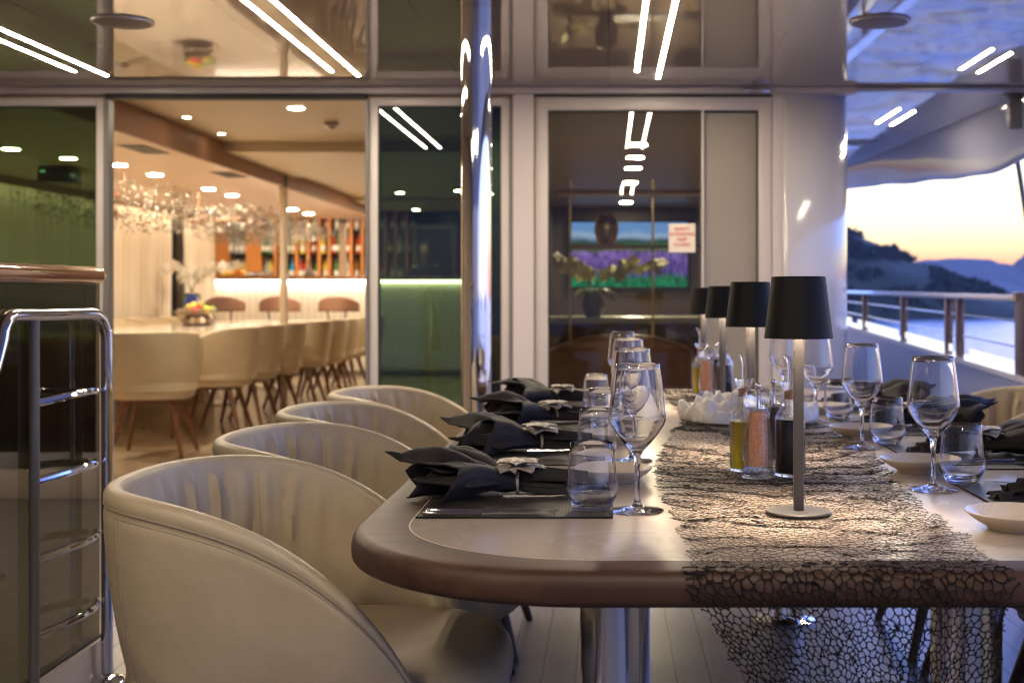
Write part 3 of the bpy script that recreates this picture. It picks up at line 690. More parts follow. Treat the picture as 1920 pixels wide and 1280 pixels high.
for y in (-2.6, 0, 2.4):
    MB().lathe([(.30, 0), (.30, .012), (.06, .03), (.05, .06), (.05, ITZ-.06), (.2, ITZ-.052)], 28, (.0, y, 0)).build('pedestal', M['chrome_soft'], t)
t = thing('fruit_bowl', 'grey bowl of mixed fruit on an openwork dark stand', 'fruit bowl', (wx(370, 12.7), 12.7, ITZ+.001))
MB().lathe([(.06, .105), (.10, .11), (.19, .165), (.20, .172), (.19, .175), (.08, .125), (0, .12)], 32).build('bowl', mat('bowl_grey', (.28, .24, .2), .5), t)
s_ = MB(); s_.tube([(.13*math.cos(2*PI*i/24), .13*math.sin(2*PI*i/24), .012) for i in range(24)], .012, 8, closed=True); s_.tube([(.11*math.cos(2*PI*i/24), .11*math.sin(2*PI*i/24), .10) for i in range(24)], .010, 8, closed=True)
for i in range(8):
    a = 2*PI*i/8+.2; s_.tube([(.12*math.cos(a), .12*math.sin(a), .01), (.145*math.cos(a), .145*math.sin(a), .055), (.105*math.cos(a), .105*math.sin(a), .10)], .009, 6)
s_.build('stand', M['dark_wood'], t)
rf = mat('red_apple', (.5, .04, .03), .3); gf = mat('green_apple', (.25, .4, .05), .3)
random.seed(3)
for i in range(11):
    a = i*2.4; r = .04+.11*(i % 3)/2.2; MB().ball((r*math.cos(a), r*math.sin(a), .165+.02*(2-i % 3)), .038).build('fruit', [gf, lf, rf, of][i % 4], t)
# orchid behind the table
def orchid(loc, label, pm, h, seed, vase_mat, nst=3, lean=.25):
    random.seed(seed); t = thing('orchid_plant', label, 'plant', loc)
    MB().lathe([(0, 0), (.055, 0), (.085, .05), (.09, .10), (.06, .17), (.05, .20), (.045, .20), (.05, .16)], 20).build('vase', vase_mat, t)
    s_ = MB(); fl = MB(); lf_ = MB()
    for k in range(nst):
        a = 2*PI*k/nst+random.uniform(-.4, .4); pts = []
        for i in range(12):
            u = i/11; r = lean*u*u*1.6; pts.append((r*math.cos(a)*1.0, r*math.sin(a), .15+h*(1.25*u-.45*u*u)))
        s_.tube(pts, .004, 6)
        for i in range(5, 12):
            p = pts[i]
            for q in range(2):
                c0 = Vector(p)+Vector([random.uniform(-.03, .03) for _ in range(3)]); rot = Matrix.Rotation(random.uniform(0, 6), 3, 'Z') @ Matrix.Rotation(random.uniform(.6, 1.7), 3, 'X')
                for w_ in range(5):
                    R2 = rot @ Matrix.Rotation(2*PI*w_/5, 3, 'Z'); L = random.uniform(.05, .075)
                    vs = [c0+R2 @ Vector(x) for x in ((0,0,0), (L*.45,-L*.42,.006), (L,-L*.2,.0), (L*1.05,L*.2,0), (L*.45,L*.42,.006))]
                    fl.add(vs, [(0,1,2,3,4)])
    for k in range(6):
        a = 2*PI*k/6+.3; lf_.grid(lambda u, v: ((.04+.17*u)*math.cos(a)-(v-.5)*.06*math.sin(PI*u)*math.sin(a), (.04+.17*u)*math.sin(a)+(v-.5)*.06*math.sin(PI*u)*math.cos(a), .19+.12*u-.2*u*u), 6, 2)
    s_.build('stem', M['leafg'], t); fl.build('blossom', pm, t, smooth=False); lf_.build('leaf', M['leafg'], t, angle=80)
    return t
struct_pl = thing('plant_stand', 'white pedestal below the white orchid', 'pedestal', (-4.95, 14.9, 0)); MB().rbox(-.13, .13, -.13, .13, 0, .90, .01).build('column', M['post'], struct_pl); MB().rbox(-.16, .16, -.16, .16, .901, .93, .006).build('top', M['post'], struct_pl)
orchid((-4.95, 14.9, .931), 'white orchid in a pot between the curtains and the bar', M['orchid_w'], .50, 5, mat('blue_pot', (.05, .09, .55), .15), 4, .32)

# crystal and branch chandelier running along the lowered ceiling
t = thing('crystal_chandelier', 'long chandelier of crystal leaves on coppery branches over the long table', 'chandelier', (-4.05, 12.6, 2.15))
random.seed(11)
def pth(k):
    y = -2.3+6.6*k; return (.22*math.sin(y*1.3)-.1, y, -.29+.05*math.sin(y*2.1))
for b_ in range(6):
    p0 = random.random()*.8; pts = [(pth(p0+.03*i)[0]+random.uniform(-.12, .12), pth(p0+.03*i)[1], pth(p0+.03*i)[2]+random.uniform(-.05, .06)) for i in range(7)]
    MB().tube(pts, [.022, .02, .017, .014, .011, .008, .004], 7).build('branch', M['branch'], t)
for y in (-2.1, -.2, 1.9, 3.9): MB().tube([(0, y, 0), (0, y, -.3)], .003, 6).build('hanger', M['branch'], t)
cr = MB()
for i in range(7000):
    k = random.random(); x, y, z = pth(k); a = random.uniform(0, 2*PI); r = .85*math.sqrt(random.random())
    c0 = Vector((x+r*math.cos(a)*.95, y+random.uniform(-.05, .05), z+r*math.sin(a)*.17+.02)); L = random.uniform(.014, .040)
    R2 = Matrix.Rotation(random.uniform(0, 6.3), 3, 'Z') @ Matrix.Rotation(random.uniform(0, 3.1), 3, 'X')
    vs = [c0+R2 @ Vector(q) for q in ((0,0,0), (L*.5,L*.32,L*.12), (L,0,0), (L*.5,-L*.32,L*.12), (L*.5,0,-L*.14))]
    cr.add(vs, [(0,1,2,3), (0,4,1), (1,4,2), (2,4,3), (3,4,0)])
o = cr.build('crystal_leaves', M['crystal'], t, smooth=False); o['kind'] = 'stuff'

# ------------------------------------------------------------------ lounge behind the framed window
def screen_mat():
    m = bpy.data.materials.new('lavender_screen'); m.use_nodes = True; nt = m.node_tree; nt.nodes.clear(); N = nt.nodes.new; L = nt.links.new
    tc = N('ShaderNodeTexCoord'); sp = N('ShaderNodeSeparateXYZ'); L(tc.outputs['Generated'], sp.inputs[0])
    n1 = N('ShaderNodeTexNoise'); n1.inputs['Scale'].default_value = 3.2; n1.inputs['Detail'].default_value = 3; L(tc.outputs['Generated'], n1.inputs['Vector'])
    a = N('ShaderNodeMath'); a.operation = 'MULTIPLY_ADD'; a.inputs[1].default_value = .22; L(n1.outputs['Fac'], a.inputs[0]); L(sp.outputs['Z'], a.inputs[2])
    r = ramp(nt, [(0, (.01, .01, .03)), (.14, (.005, .30, .12)), (.26, (.02, .25, .09)), (.36, (.14, .08, .42)), (.62, (.30, .18, .62)), (.68, (.10, .2, .02)), (.80, (.03, .10, .03)), (.83, (.05, .1, .18)), (.92, (.42, .62, .9)), (1, (.18, .40, .85))]); L(a.outputs[0], r.inputs[0])
    mp = N('ShaderNodeMapping'); mp.inputs['Scale'].default_value = (45, 1, 7); L(tc.outputs['Generated'], mp.inputs[0])
    n2 = N('ShaderNodeTexNoise'); n2.inputs['Scale'].default_value = 1; n2.inputs['Detail'].default_value = 3; L(mp.outputs[0], n2.inputs['Vector'])
    r2 = ramp(nt, [(.35, (.25, .25, .3)), (.65, (1.4, 1.4, 1.4))]); L(n2.outputs['Fac'], r2.inputs[0])
    lt = N('ShaderNodeMath'); lt.operation = 'LESS_THAN'; lt.inputs[1].default_value = .74; L(a.outputs[0], lt.inputs[0])
    mx = N('ShaderNodeMix'); mx.data_type = 'RGBA'; mx.blend_type = 'MULTIPLY'; L(lt.outputs[0], mx.inputs['Factor']); L(r.outputs[0], mx.inputs['A']); L(r2.outputs[0], mx.inputs['B'])
    e = N('ShaderNodeEmission'); e.inputs['Strength'].default_value = .75; L(mx.outputs['Result'], e.inputs['Color']); o = N('ShaderNodeOutputMaterial'); L(e.outputs[0], o.inputs[0]); return m
t = thing('television', 'wide lit television showing a lavender field under blue sky', 'television', (.29, 16.93, 1.655))
MB().box(-.80, .78, -.05, -.04, -.43, .44).build('screen', screen_mat(), t, smooth=False)
MB().rbox(-.83, .81, -.039, .03, -.46, .47, .006).build('casing', M['black'], t)
t = thing('brass_shelf_unit', 'open brass framed shelf unit with amber shelves in the lounge', 'shelf unit', (0, 8.6, 0))
xs = [wx(1069, 8.6), wx(1224, 8.6), wx(1314, 8.6)]
for x in xs: MB().rbox(x-.009, x+.009, -.009, .009, 0, 1.90, .002, 1).build('upright', M['gold'], t)
MB().box(xs[0]-.08, xs[2]+.1, -.12, .12, 1.795, 1.825).build('shelf', M['bamboo_shelf'], t, smooth=False)
MB().box(xs[0], wx(1172, 8.6), -.12, .12, 1.425, 1.455).build('shelf', M['bamboo_shelf'], t, smooth=False)
MB().box(wx(1172, 8.6), xs[2], -.10, .12, 1.428, 1.448).build('shelf', M['dark_wood'], t, smooth=False)
t = thing('gold_vase', 'rounded shiny gold vase on the brass framed shelf', 'vase', (wx(1137, 8.6), 8.6, 1.456))
MB().lathe([(0, 0), (.045, 0), (.068, .03), (.085, .10), (.078, .16), (.055, .195), (.045, .195), (.06, .15)], 28).build('body', M['gold'], t)
MB().lathe([(.044, .195), (.057, .198), (.058, .204), (.046, .202)], 28).build('rim', M['gold'], t)
t = thing('lounge_sideboard', 'low pale green topped sideboard in the lounge', 'sideboard', (.28, 9.4, 0))
MB().box(-.84, .9, -.25, .25, .1, .90).build('body', M['dark_wood'], t, smooth=False); MB().rbox(-.86, .92, -.28, .28, .902, .95, .006).build('top', mat('pale_green_top', (.5, .5, .3), .25), t)
orchid((wx(1112, 9.25), 9.25, .952), 'pale yellow orchid in a glass vase on the lounge sideboard', M['orchid_y'], .30, 9, M['crystal'], 3, .30)
t = thing('brown_sofa', 'brown leather sofa back standing close behind the framed window', 'sofa', (wx(1165, 7.6), 7.6, 0))
g = MB(); g.grid(lambda u, v: ((u-.5)*.86, -.02+.10*math.cos(PI*v)-.22*math.cos((u-.5)*2.2), (.86-.10*abs(2*u-1)**2.6)*(.0+1.0*math.sin(PI*v)**.35 if 0 < v < 1 else 0)+.02), 24, 16); g.build('backrest', M['sofa'], t, angle=70)
MB().rbox(-.40, .40, -.12, .42, .18, .44, .04, 3).build('seat', M['sofa'], t)
for sx in (-.36, .36):
    for sy in (-.05, .36): MB().tube([(sx, sy, .2), (sx, sy, 0)], [.022, .014], 8).build('leg', M['dark_wood'], t)

# ------------------------------------------------------------------ tub chairs
def chair_proto(kind):
    """local frame: +x is the way the sitter faces, origin on the floor"""
    deck = kind == 'deck'
    top, low, bot = (.80, .42, .39) if deck else (.86, .50, .40)
    lm = M['leather'] if deck else M['cream_fabric']; lw_ = M['dark_wood'] if deck else M['mid_wood']
    A, B, th, N_ = .345, .325, .033, 2.5
    NU = 150 if deck else 48; TM = 2.42
    def plan(t, s):
        a = PI-t*TM                     # t in -1..1, back of the chair at angle pi
        ca, sa = math.cos(a), math.sin(a); x = A*math.copysign(abs(ca)**(2/N_), ca); y = B*math.copysign(abs(sa)**(2/N_), sa)
        if x > 0: y *= 1-.10*(x/A)**2
        return x*s, y*s
    def hgt(x):
        q = min(1, max(0, (x+.345)/(.568 if deck else .64))); return low+(top-low)*max(0, 1-q**2.6)**.6
    def arc(t):
        e = .035 if deck else .035
        return t
    random.seed(5); wr = [(random.uniform(.0, 1), random.uniform(.4, 1)) for _ in range(60)]
    def pt(t, k, v):
        """k: 0 outer wall (v bottom to rim), 1 rim roll, 2 inner wall (v rim to seat)"""
        x, y = plan(t, 1); h = hgt(x); dirv = Vector((x/A**2, y/B**2, 0)).normalized()
        endf = smoothstep(0, .10, 1-abs(t))
        tt = th*(.45+.55*endf)
        rr = tt/2
        if k == 0:
            s = .80+.20*math.sin(v*PI/2)**.8; xx, yy = plan(t, s); z = bot+(h-rr-bot)*v
            cr_ = .0035*math.exp(-((v-.955)/.012)**2) if deck else 0
            return Vector((xx, yy, z))-dirv*cr_
        if k == 1:
            a = PI*v; return Vector((x, y, h-rr))-dirv*(rr-rr*math.cos(a))+Vector((0, 0, rr*math.sin(a)))
        z0 = h-rr; z1 = .455
        if z0 < z1: z1 = z0-.01
        z = z0+(z1-z0)*v; off = tt+.020*math.sin(PI*min(1, v*1.1))
        if deck:
            w = 0
            ph = t*88+3.6*noise.noise(Vector((t*3, v*1.6, 0)))+v*3.0
            env = math.exp(-((abs(t)-.30)/.34)**2)*smoothstep(0, .10, v)*(1-smoothstep(.30, .95, v))
            s1 = 1-2*abs(math.sin(ph*.5))**.75
            w = env*(.0065*s1+.0035*math.sin(ph*1.73+1.2)+.007*noise.noise(Vector((t*9, v*2, 3))))
            off += w*1.15+.005*env
        return Vector((x, y, z))-dirv*off
    t_ = thing('tub_chair', '', 'armchair')
    g = MB(); cols = []
    for i in range(NU+1):
        t = -1+2*i/NU; col = []
        for j in range(14 if deck else 8):
            nn = 14 if deck else 8; vv = j/(nn-1)
            if deck: vv = [0,.12,.25,.38,.5,.62,.74,.84,.90,.935,.952,.962,.985,1][j]
            col.append(pt(t, 0, vv))
        for j in range(1, 8): col.append(pt(t, 1, j/8))
        nn = 24 if deck else 6
        for j in range(0, nn+1): col.append(pt(t, 2, j/nn))
        cols.append(col)
    K = len(cols[0]); vs = [p for c_ in cols for p in c_]
    fs = [(i*K+j, (i+1)*K+j, (i+1)*K+j+1, i*K+j+1) for i in range(NU) for j in range(K-1)]
    fs += [tuple(range(K)), tuple((NU)*K+j for j in range(K))[::-1]]
    g.add(vs, fs); g.build('shell', lm, t_, angle=60)
    if deck:
        pi = MB()
        for vv in (.944, .972):
            pi.tube([pt(-1+2*i/80, 0, vv)+Vector((0,0,0)) for i in range(81)], .0011, 5)
        for tt in (-.30, .30):
            pi.tube([pt(tt, 0, .02+.92*i/16) for i in range(17)], .0014, 5)
            pi.tube([pt(tt-.018, 0, .02+.92*i/16) for i in range(17)], .0008, 5)
        for tt in (-.42, .42): pi.tube([pt(tt, 2, .02+.9*i/16) for i in range(17)], .0008, 5)
        pi.build('stitching', M['stitch'], t_)
    # seat cushion
    n = 40; s_ = MB(); outl = []
    for i in range(n):
        a = 2*PI*i/n; ca, sa = math.cos(a), math.sin(a); outl.append((.03+.295*math.copysign(abs(ca)**.72, ca), .262*math.copysign(abs(sa)**.72, sa)))
    slab(outl, [(.03, .415), (.006, .43), (0, .46), (.004, .488), (.016, .505), (.045, .516), (.12, .524)], s_); s_.build('seat', lm, t_, angle=60)
    # base and legs
    slab([(x*.80, y*.80) for x, y in outl], [(0, .375), (0, .412)]).build('seat_base', lw_, t_)
    for sx, sy in ((-1,-1), (-1,1), (1,-1), (1,1)):
        MB().tube([(sx*.15+.01, sy*.15, .385), (sx*.26+.01, sy*.24, .0)], [.024, .013], 10).build('leg', lw_, t_)
    return t_
PITCH = .625
cp = chair_proto('deck')
CH_Y0 = 2.17
names = ['nearest the table corner', 'second along', 'third along', 'farthest along']
nm = ['beige leather tub chair before the rounded table corner, seen whole', 'second beige leather tub chair, behind the one at the table corner', 'third beige leather tub chair, between the second and the farthest', 'farthest beige leather tub chair of its row, beside the chrome column']
for i in range(4):
    l = (-.545+[.055, .035, 0, 0][i], CH_Y0+PITCH*i, 0)
    if i == 0: cp.location = l; cp['label'] = nm[0]; cp['group'] = 'leather chairs along the deck table'
    else: dup(cp, l, .03*(-1)**i, nm[i], 'leather chairs along the deck table')
nr = ['beige leather chair across the table, beyond the front plate', 'beige leather chair across the table behind the dark napkins', 'beige leather chair across the table at its far end', 'beige leather chair across the table, beside the farthest setting']
for i in range(4):
    dup(cp, (1.19, 2.16+PITCH*i, 0), PI, nr[i], 'leather chairs along the deck table')
ip = chair_proto('room')
ip.location = (-3.17, 8.75, 0); ip.rotation_euler = (0, 0, PI/2+.12); ip['label'] = 'cream tub chair at the head of the white saloon table'; ip['group'] = 'cream chairs round the saloon table'
for i in range(8):
    y = [9.95, 10.75, 11.5, 12.5, 13.25, 14.0, 14.8, 15.6][i]
    dup(ip, (-3.12+.02*math.sin(i*5), y, 0), PI+.09*math.sin(i*2.7+1), '%s cream tub chair in the receding row inside the saloon' % ORD[i], 'cream chairs round the saloon table')
for i in range(6):
    dup(ip, (-5.02, 10.2+.95*i, 0), 0, '%s cream chair on the curtain side of the white table' % ORD[i], 'cream chairs round the saloon table')

# ------------------------------------------------------------------ deck dining table
TX0, TX1, TY0, TY1 = -.397, 1.013, 1.600, 4.80; TT = .047
t = thing('dining_table', 'large walnut edged dining table with pale stone inlay and rounded corners', 'table', ((TX0+TX1)/2, (TY0+TY1)/2, 0))
hx = (TX1-TX0)/2; hy = (TY1-TY0)/2; r = TT/2
def border(mb, o_pts, i_pts, z0, prof):
    n = len(o_pts); nrm = []
    for i in range(n):
        a = Vector(o_pts[i-1]); b = Vector(o_pts[(i+1) % n]); tt = (b-a).normalized(); nrm.append((tt.y, -tt.x))
    rows = [[(o_pts[i][0]-nrm[i][0]*d, o_pts[i][1]-nrm[i][1]*d, z) for i in range(n)] for d, z in prof] + [[(x, y, TZ) for x, y in i_pts]]
    vs = [p for q in rows for p in q]; fs = [(q*n+i, q*n+(i+1) % n, (q+1)*n+(i+1) % n, (q+1)*n+i) for q in range(len(rows)-1) for i in range(n)]
    fs.append(tuple(range(n))[::-1]); mb.add(vs, fs)
op = rounded(-hx, hx, -hy, hy, .375, 24); ins = .088; ipts = rounded(-hx+ins, hx-ins, -hy+ins-.01, hy-ins+.01, .295, 24)
prof = [(.010, TZ-TT), (.004, TZ-TT+.003)] + [(.022-.022*math.sin(a), TZ-.024-.0*0+.024*(1-math.cos(a))-.0) for a in []]
prof += [(.0012, TZ-TT+.007), (0, TZ-TT+.013), (0, TZ-.022), (.0025, TZ-.012), (.0075, TZ-.0055), (.014, TZ-.0018), (.022, TZ)]
b = MB(); border(b, op, ipts, TZ, prof); b.build('wooden_edge', M['table_wood'], t, angle=40)
ln = rounded(-hx+ins-.0012, hx-ins+.0012, -hy+ins-.0112, hy-ins+.0112, .296, 24); ln2 = rounded(-hx+ins+.0015, hx-ins-.0015, -hy+ins-.0085, hy-ins+.0085, .2935, 24)
m_ = len(ln); q = MB(); q.add([(x, y, TZ+.0002) for x, y in ln]+[(x, y, TZ+.0002) for x, y in ln2], [(i, (i+1) % m_, m_+(i+1) % m_, m_+i) for i in range(m_)]); q.build('inlay_line', M['inlay'], t, smooth=False)
q = MB(); q.add([(x, y, TZ-.0001) for x, y in ipts], [tuple(range(len(ipts)))]); q.build('stone_inlay', M['stone'], t, smooth=False)
for y in (2.10, 4.25):
    for x in (.012, .60):
        MB().lathe([(.10, 0), (.10, .012), (.062, .02), (.0585, .03), (.0585, TZ-TT-.012), (.10, TZ-TT-.010), (.10, TZ-TT-.0005)], 56, (x-.308, y-(TY0+TY1)/2, 0)).build('pedestal', M['chrome_soft'], t)

# ------------------------------------------------------------------ net runner
random.seed(17)
LAMPS = [(.308, 2.026), (.317, 2.79), (.357, 3.91), (.353, 4.62)]
FLAT = [(x, y, .07) for x, y in LAMPS] + [(.325, 2.46, .085), (.37, 4.32, .085), (.40, 3.62, .10)]
L_T = 4.74-(TY0+.022); RB = .022; L_B = RB*PI/2; HANG = .36
def surf(u, s):
    """u -1..1 across, s metres from the far end; returns the point on table, bullnose or hanging part"""
    if s < L_T:
        y = 4.74-s; c0 = .308+.05*smoothstep(2.2, 3.4, y); hw = .209+.012*math.sin(y*3.1)-.05*smoothstep(2.6, 3.8, y)+.0*y
        if u > 0: hw += .05*smoothstep(2.0, 3.3, y)
        x = c0+hw*u
        z = TZ+.0022
        f = 1.0
        for fx, fy, fr in FLAT: f *= smoothstep(fr*.8, fr*1.7, math.hypot(x-fx, y-fy))
        f *= smoothstep(TY0+.03, TY0+.12, y)
        w = .5+.5*math.sin(y*30+x*5+7*noise.noise(Vector((x*6, y*3, 0)))); w = w**2*.004*(.3+.7*abs(noise.noise(Vector((x*5, y*4, 4)))))*2
        w += max(0, noise.noise(Vector((x*9, y*14, 9))))*.010
        w += .038*math.exp(-((x-.215)/.07)**2-((y-3.05)/.09)**2)
        w += .006*abs(u)**6
        return Vector((x, y, z+f*w)), (0, 0, 1)
    q = s-L_T; x0 = .308+.209*u
    if q < L_B:
        a = q/RB; return Vector((x0, TY0+RB-(RB+.003)*math.sin(a)-.0, TZ-RB+(RB+.003)*math.cos(a))), None
    d = q-L_B; k = d/HANG
    nar = 1-.16*smoothstep(.02, .35, d) ; c0 = .308+.020*smoothstep(.0, .3, d)
    x = x0+(.085*(1-u)/2-.030*(1+u)/2)*min(d, .30)/.12
    fold = .020*math.sin(u*8+1+3*d)*smoothstep(.02, .2, d)+.012*math.sin(u*19+6*d)*smoothstep(.03, .25, d)
    y = TY0-.0045-.004*smoothstep(0, .03, d)+fold+.02*smoothstep(.05, .3, d)
    return Vector((x, y, TZ-RB-d)), None
TOTAL = L_T+L_B+HANG; W = .44; cell = .0122
P = []; s = -.02
while s < TOTAL+.02:
    zz = max(0, min(1, (s-L_T-.02)/.05)); cs = cell*(1+.0*zz)*(1.12 if s < 1.6 else 1)*(1+.35*noise.noise(Vector((s*9, 3, 0))))*(1-.18*zz); x = -W/2-.01+random.random()*cs
    while x < W/2+.01:
        P.append((x+random.uniform(-.42, .42)*cs, s+random.uniform(-.42, .42)*cs)); x += cs*(1+.7*noise.noise(Vector((x*22, s*22, 7))))
        if random.random() < .12: P.append((P[-1][0]+.3*cs, P[-1][1]+.35*cs))
    s += cs*.88
r_ = delaunay_2d_cdt([Vector(p) for p in P], [], [], 0, 1e-7)
V2, TR = r_[0], r_[2]; cc = []; em = {}
for ti, tr in enumerate(TR):
    a, b, c = [V2[i] for i in tr[:3]]; g_ = (a+b+c)/3
    d = 2*(a.x*(b.y-c.y)+b.x*(c.y-a.y)+c.x*(a.y-b.y))
    if abs(d) > 1e-12:
        ux = ((a.length_squared)*(b.y-c.y)+(b.length_squared)*(c.y-a.y)+(c.length_squared)*(a.y-b.y))/d
        uy = ((a.length_squared)*(c.x-b.x)+(b.length_squared)*(a.x-c.x)+(c.length_squared)*(b.x-a.x))/d
        p = Vector((ux, uy))
        if (p-g_).length > .008: p = g_
    else: p = g_
    cc.append(p*.8+g_*.2)
    for i in range(3):
        e = tuple(sorted((tr[i], tr[(i+1) % 3]))); em.setdefault(e, []).append(ti)
net = MB(); deg = {}
def inside(p):
    if not (0 < p.y < TOTAL): return False
    ex = W/2*(1-.02*math.sin(p.y*40)-.05*abs(noise.noise(Vector((p.y*25, math.copysign(1, p.x), 0)))))
    if p.y > L_T+L_B+.06: ex *= 1-.0*0
    lim = TOTAL-.05*abs(noise.noise(Vector((p.x*20, 5, 0))))
    return abs(p.x) < ex and p.y < lim
def wire(a, b, r0, r1):
    t = (b-a)
    if t.length < 1e-5: return
    t.normalize(); x = t.cross(Vector((.31, .2, .93))).normalized(); y = t.cross(x)
    vs = [a+(x*math.cos(q)+y*math.sin(q))*r0 for q in (0, 2.094, 4.189)]+[b+(x*math.cos(q)+y*math.sin(q))*r1 for q in (0, 2.094, 4.189)]
    o_ = len(net.v); net.v += [tuple(p) for p in vs]; net.f += [(o_, o_+1, o_+4, o_+3), (o_+1, o_+2, o_+5, o_+4), (o_+2, o_, o_+3, o_+5)]
for e, ts in em.items():
    if len(ts) != 2: continue
    a, b = cc[ts[0]], cc[ts[1]]; ia, ib = inside(a), inside(b)
    if not (ia or ib): continue
    if (a-b).length > .03: continue
    pa, _ = surf(a.x/(W/2), a.y); pb, _ = surf(b.x/(W/2), b.y)
    rr = (.00055+.00035*random.random())*(.66 if a.y < L_T else 1.65)
    if random.random() < .05: rr *= 1.6
    if a.y > L_T-.05:
        mid = (a+b)/2; pm, _ = surf(mid.x/(W/2), mid.y); q_ = .18*(a-b).length
        pm = pm+Vector((random.uniform(-1, 1)*q_, random.uniform(-1, 1)*q_*.5, random.uniform(-1, 1)*q_))
        r1 = rr*random.uniform(.55, .8); wire(pa, pm, rr*1.15, r1); wire(pm, pb, r1, rr*random.uniform(.9, 1.4))
    else: wire(pa, pb, rr, rr*random.uniform(.8, 1.2))
for i in range(70):                       # star shaped thread knots, denser on the hanging part
    sx = random.uniform(-.95, .95); sy = random.uniform(L_T-.05, TOTAL-.05) if i < 52 else random.uniform(L_T-1, L_T)
    p, _ = surf(sx, sy); net.ball(p, .0016, n=6, m=4)
    for k in range(7):
        q, _ = surf(sx+.0075/(W/2)*math.cos(k*.9+i), min(TOTAL-.01, sy+.0075*math.sin(k*.9+i))); wire(p, q, .0011, .0005)
ro = net.build('net_runner', M['net'], None, smooth=False)
tag(ro, 'black lacy net runner draped along the table and over its front edge', 'table runner')

# ------------------------------------------------------------------ table lamps
def lamp_proto():
    t = thing('table_lamp', '', 'table lamp')
    MB().lathe([(0, 0), (.051, 0), (.0525, .0008), (.0525, .0034), (.0515, .0042), (0, .0042)], 56).build('base', M['lamp_grey'], t)
    MB().rbox(-.0078, .0078, -.0078, .0078, .0042, .345, .0012, 1).build('stem', M['lamp_grey'], t)
    MB().lathe([(.0555, .2815), (.0435, .3795), (.042, .381), (0, .381)], 64).build('shade', M['lamp_black'], t, angle=30)
    sh = MB().lathe([(.0555, .2815), (.0542, .2815), (.0425, .3765), (0, .3775)], 64).build('shade_lining', M['lamp_inner'], t)
    MB().lathe([(.010, .346), (.030, .346), (.030, .352), (.010, .352)], 24, close=True).build('diffuser', M['bulb'], t, smooth=False)
    MB().lathe([(0, .3525), (.034, .3525), (.034, .356), (0, .356)], 24).build('holder', M['lamp_grey'], t)
    return t
lb = ['tallest looking black shaded table lamp, standing before the cruet bottles', 'black shaded lamp just behind the front lamp and its cruets', 'black shaded lamp behind the crumpled tulle', 'smallest looking black shaded lamp at the far end of the runner']
lp = lamp_proto()
for i, (x, y) in enumerate(LAMPS):
    l = (x, y, TZ+.0035)
    if i == 0: lp.location = l; lp['label'] = lb[0]; lp['group'] = 'black shaded lamps along the runner'; lp.rotation_euler = (0, 0, -.03)
    else: dup(lp, l, .3*i, lb[i], 'black shaded lamps along the runner')

# ------------------------------------------------------------------ glassware
def wall_prof(outer, inner): return outer+inner
def wine_proto():
    t = thing('wine_glass', '', 'wine glass')
    out = [(0, 0), (.040, 0), (.0432, .0006), (.0438, .0018), (.042, .0028), (.028, .0045), (.013, .0078), (.0065, .013), (.0045, .022), (.0042, .045), (.0044, .072), (.0062, .090), (.0105, .099), (.021, .110), (.034, .126), (.0440, .141), (.0472, .1495), (.0475, .154), (.0462, .166), (.0425, .200), (.0385, .232), (.0370, .242)]
    inn = [(.0364, .2425), (.0358, .242), (.0373, .232), (.0413, .200), (.0450, .166), (.0463, .154), (.0459, .150), (.0427, .1425), (.0328, .1275), (.020, .1125), (.009, .1045), (0, .1030)]
    MB().lathe(out+inn, 64).build('bowl_and_stem', M['glass'], t, angle=50); return t
def tumbler_proto():
    t = thing('tumbler', '', 'tumbler')
    out = [(0, .0008), (.020, .0), (.0268, .0006), (.0300, .003), (.0345, .010), (.0402, .021), (.0425, .031), (.0427, .037), (.0412, .055), (.0375, .090), (.0355, .110)]
    inn = [(.0349, .1105), (.0343, .110), (.0363, .090), (.0399, .055), (.0413, .037), (.0410, .031), (.0382, .0225), (.0325, .014), (.025, .010), (.012, .0088), (0, .0085)]
    MB().lathe(out+inn, 64).build('glass_body', M['glass'], t, angle=50); return t
def plate_proto():
    t = thing('side_plate', '', 'plate')
    MB().lathe([(0, .003), (.040, .003), (.042, .0), (.046, .0), (.048, .004), (.062, .011), (.074, .0195), (.0795, .0245), (.0802, .0262), (.0792, .0272), (.0775, .0262), (.070, .0195), (.056, .0115), (.040, .0085), (0, .0078)], 72).build('dish', M['china'], t, angle=60); return t
S = .62; sd = ['at the table corner setting', 'at the second setting along the chairs', 'at the third setting along the chairs', 'at the farthest setting along the chairs']
sr = ['nearest the front on the sea side', 'in the middle of the sea side', 'third along the sea side', 'farthest along the sea side']
wp, tp, pp = wine_proto(), tumbler_proto(), plate_proto()
jit = [(0, 0), (.004, .0), (.006, -.01), (-.002, .01)]
first = {}
def place(p, loc, lab, grp, rz=0):
    if p.name not in first: first[p.name] = 1; p.location = loc; p['label'] = lab; p['group'] = grp; return p
    return dup(p, loc, rz, lab, grp)
for i in range(4):
    jx, jy = jit[i]
    place(wp, (.048+jx, 2.058+S*i+jy, TZ+.0004), 'empty wine glass '+sd[i], 'wine glasses on the table')
    place(tp, (-.0265+jx*2-.006*(i % 2), 2.06+.61*i-jy, TZ+.0026 if 1 else TZ), 'empty tumbler '+sd[i], 'tumblers on the table')
    if i < 3: place(pp, (.005+jx, 2.395+S*i, TZ+.0003), 'speckled cream side plate '+['behind the table corner wine glass', 'behind the second row of glasses', 'behind the third row of glasses'][i], 'side plates on the table')
for i in range(4):
    place(wp, (.593-.004*i, 2.285+S*i, TZ+.0004), 'empty wine glass '+sr[i], 'wine glasses on the table')
    place(tp, (.667-.003*i, 2.36+S*i, TZ+.0026), 'empty tumbler '+sr[i], 'tumblers on the table')
    place(pp, (.625+.006*i, 1.905+.625*i, TZ+.0003), 'speckled cream side plate '+sr[i], 'side plates on the table')

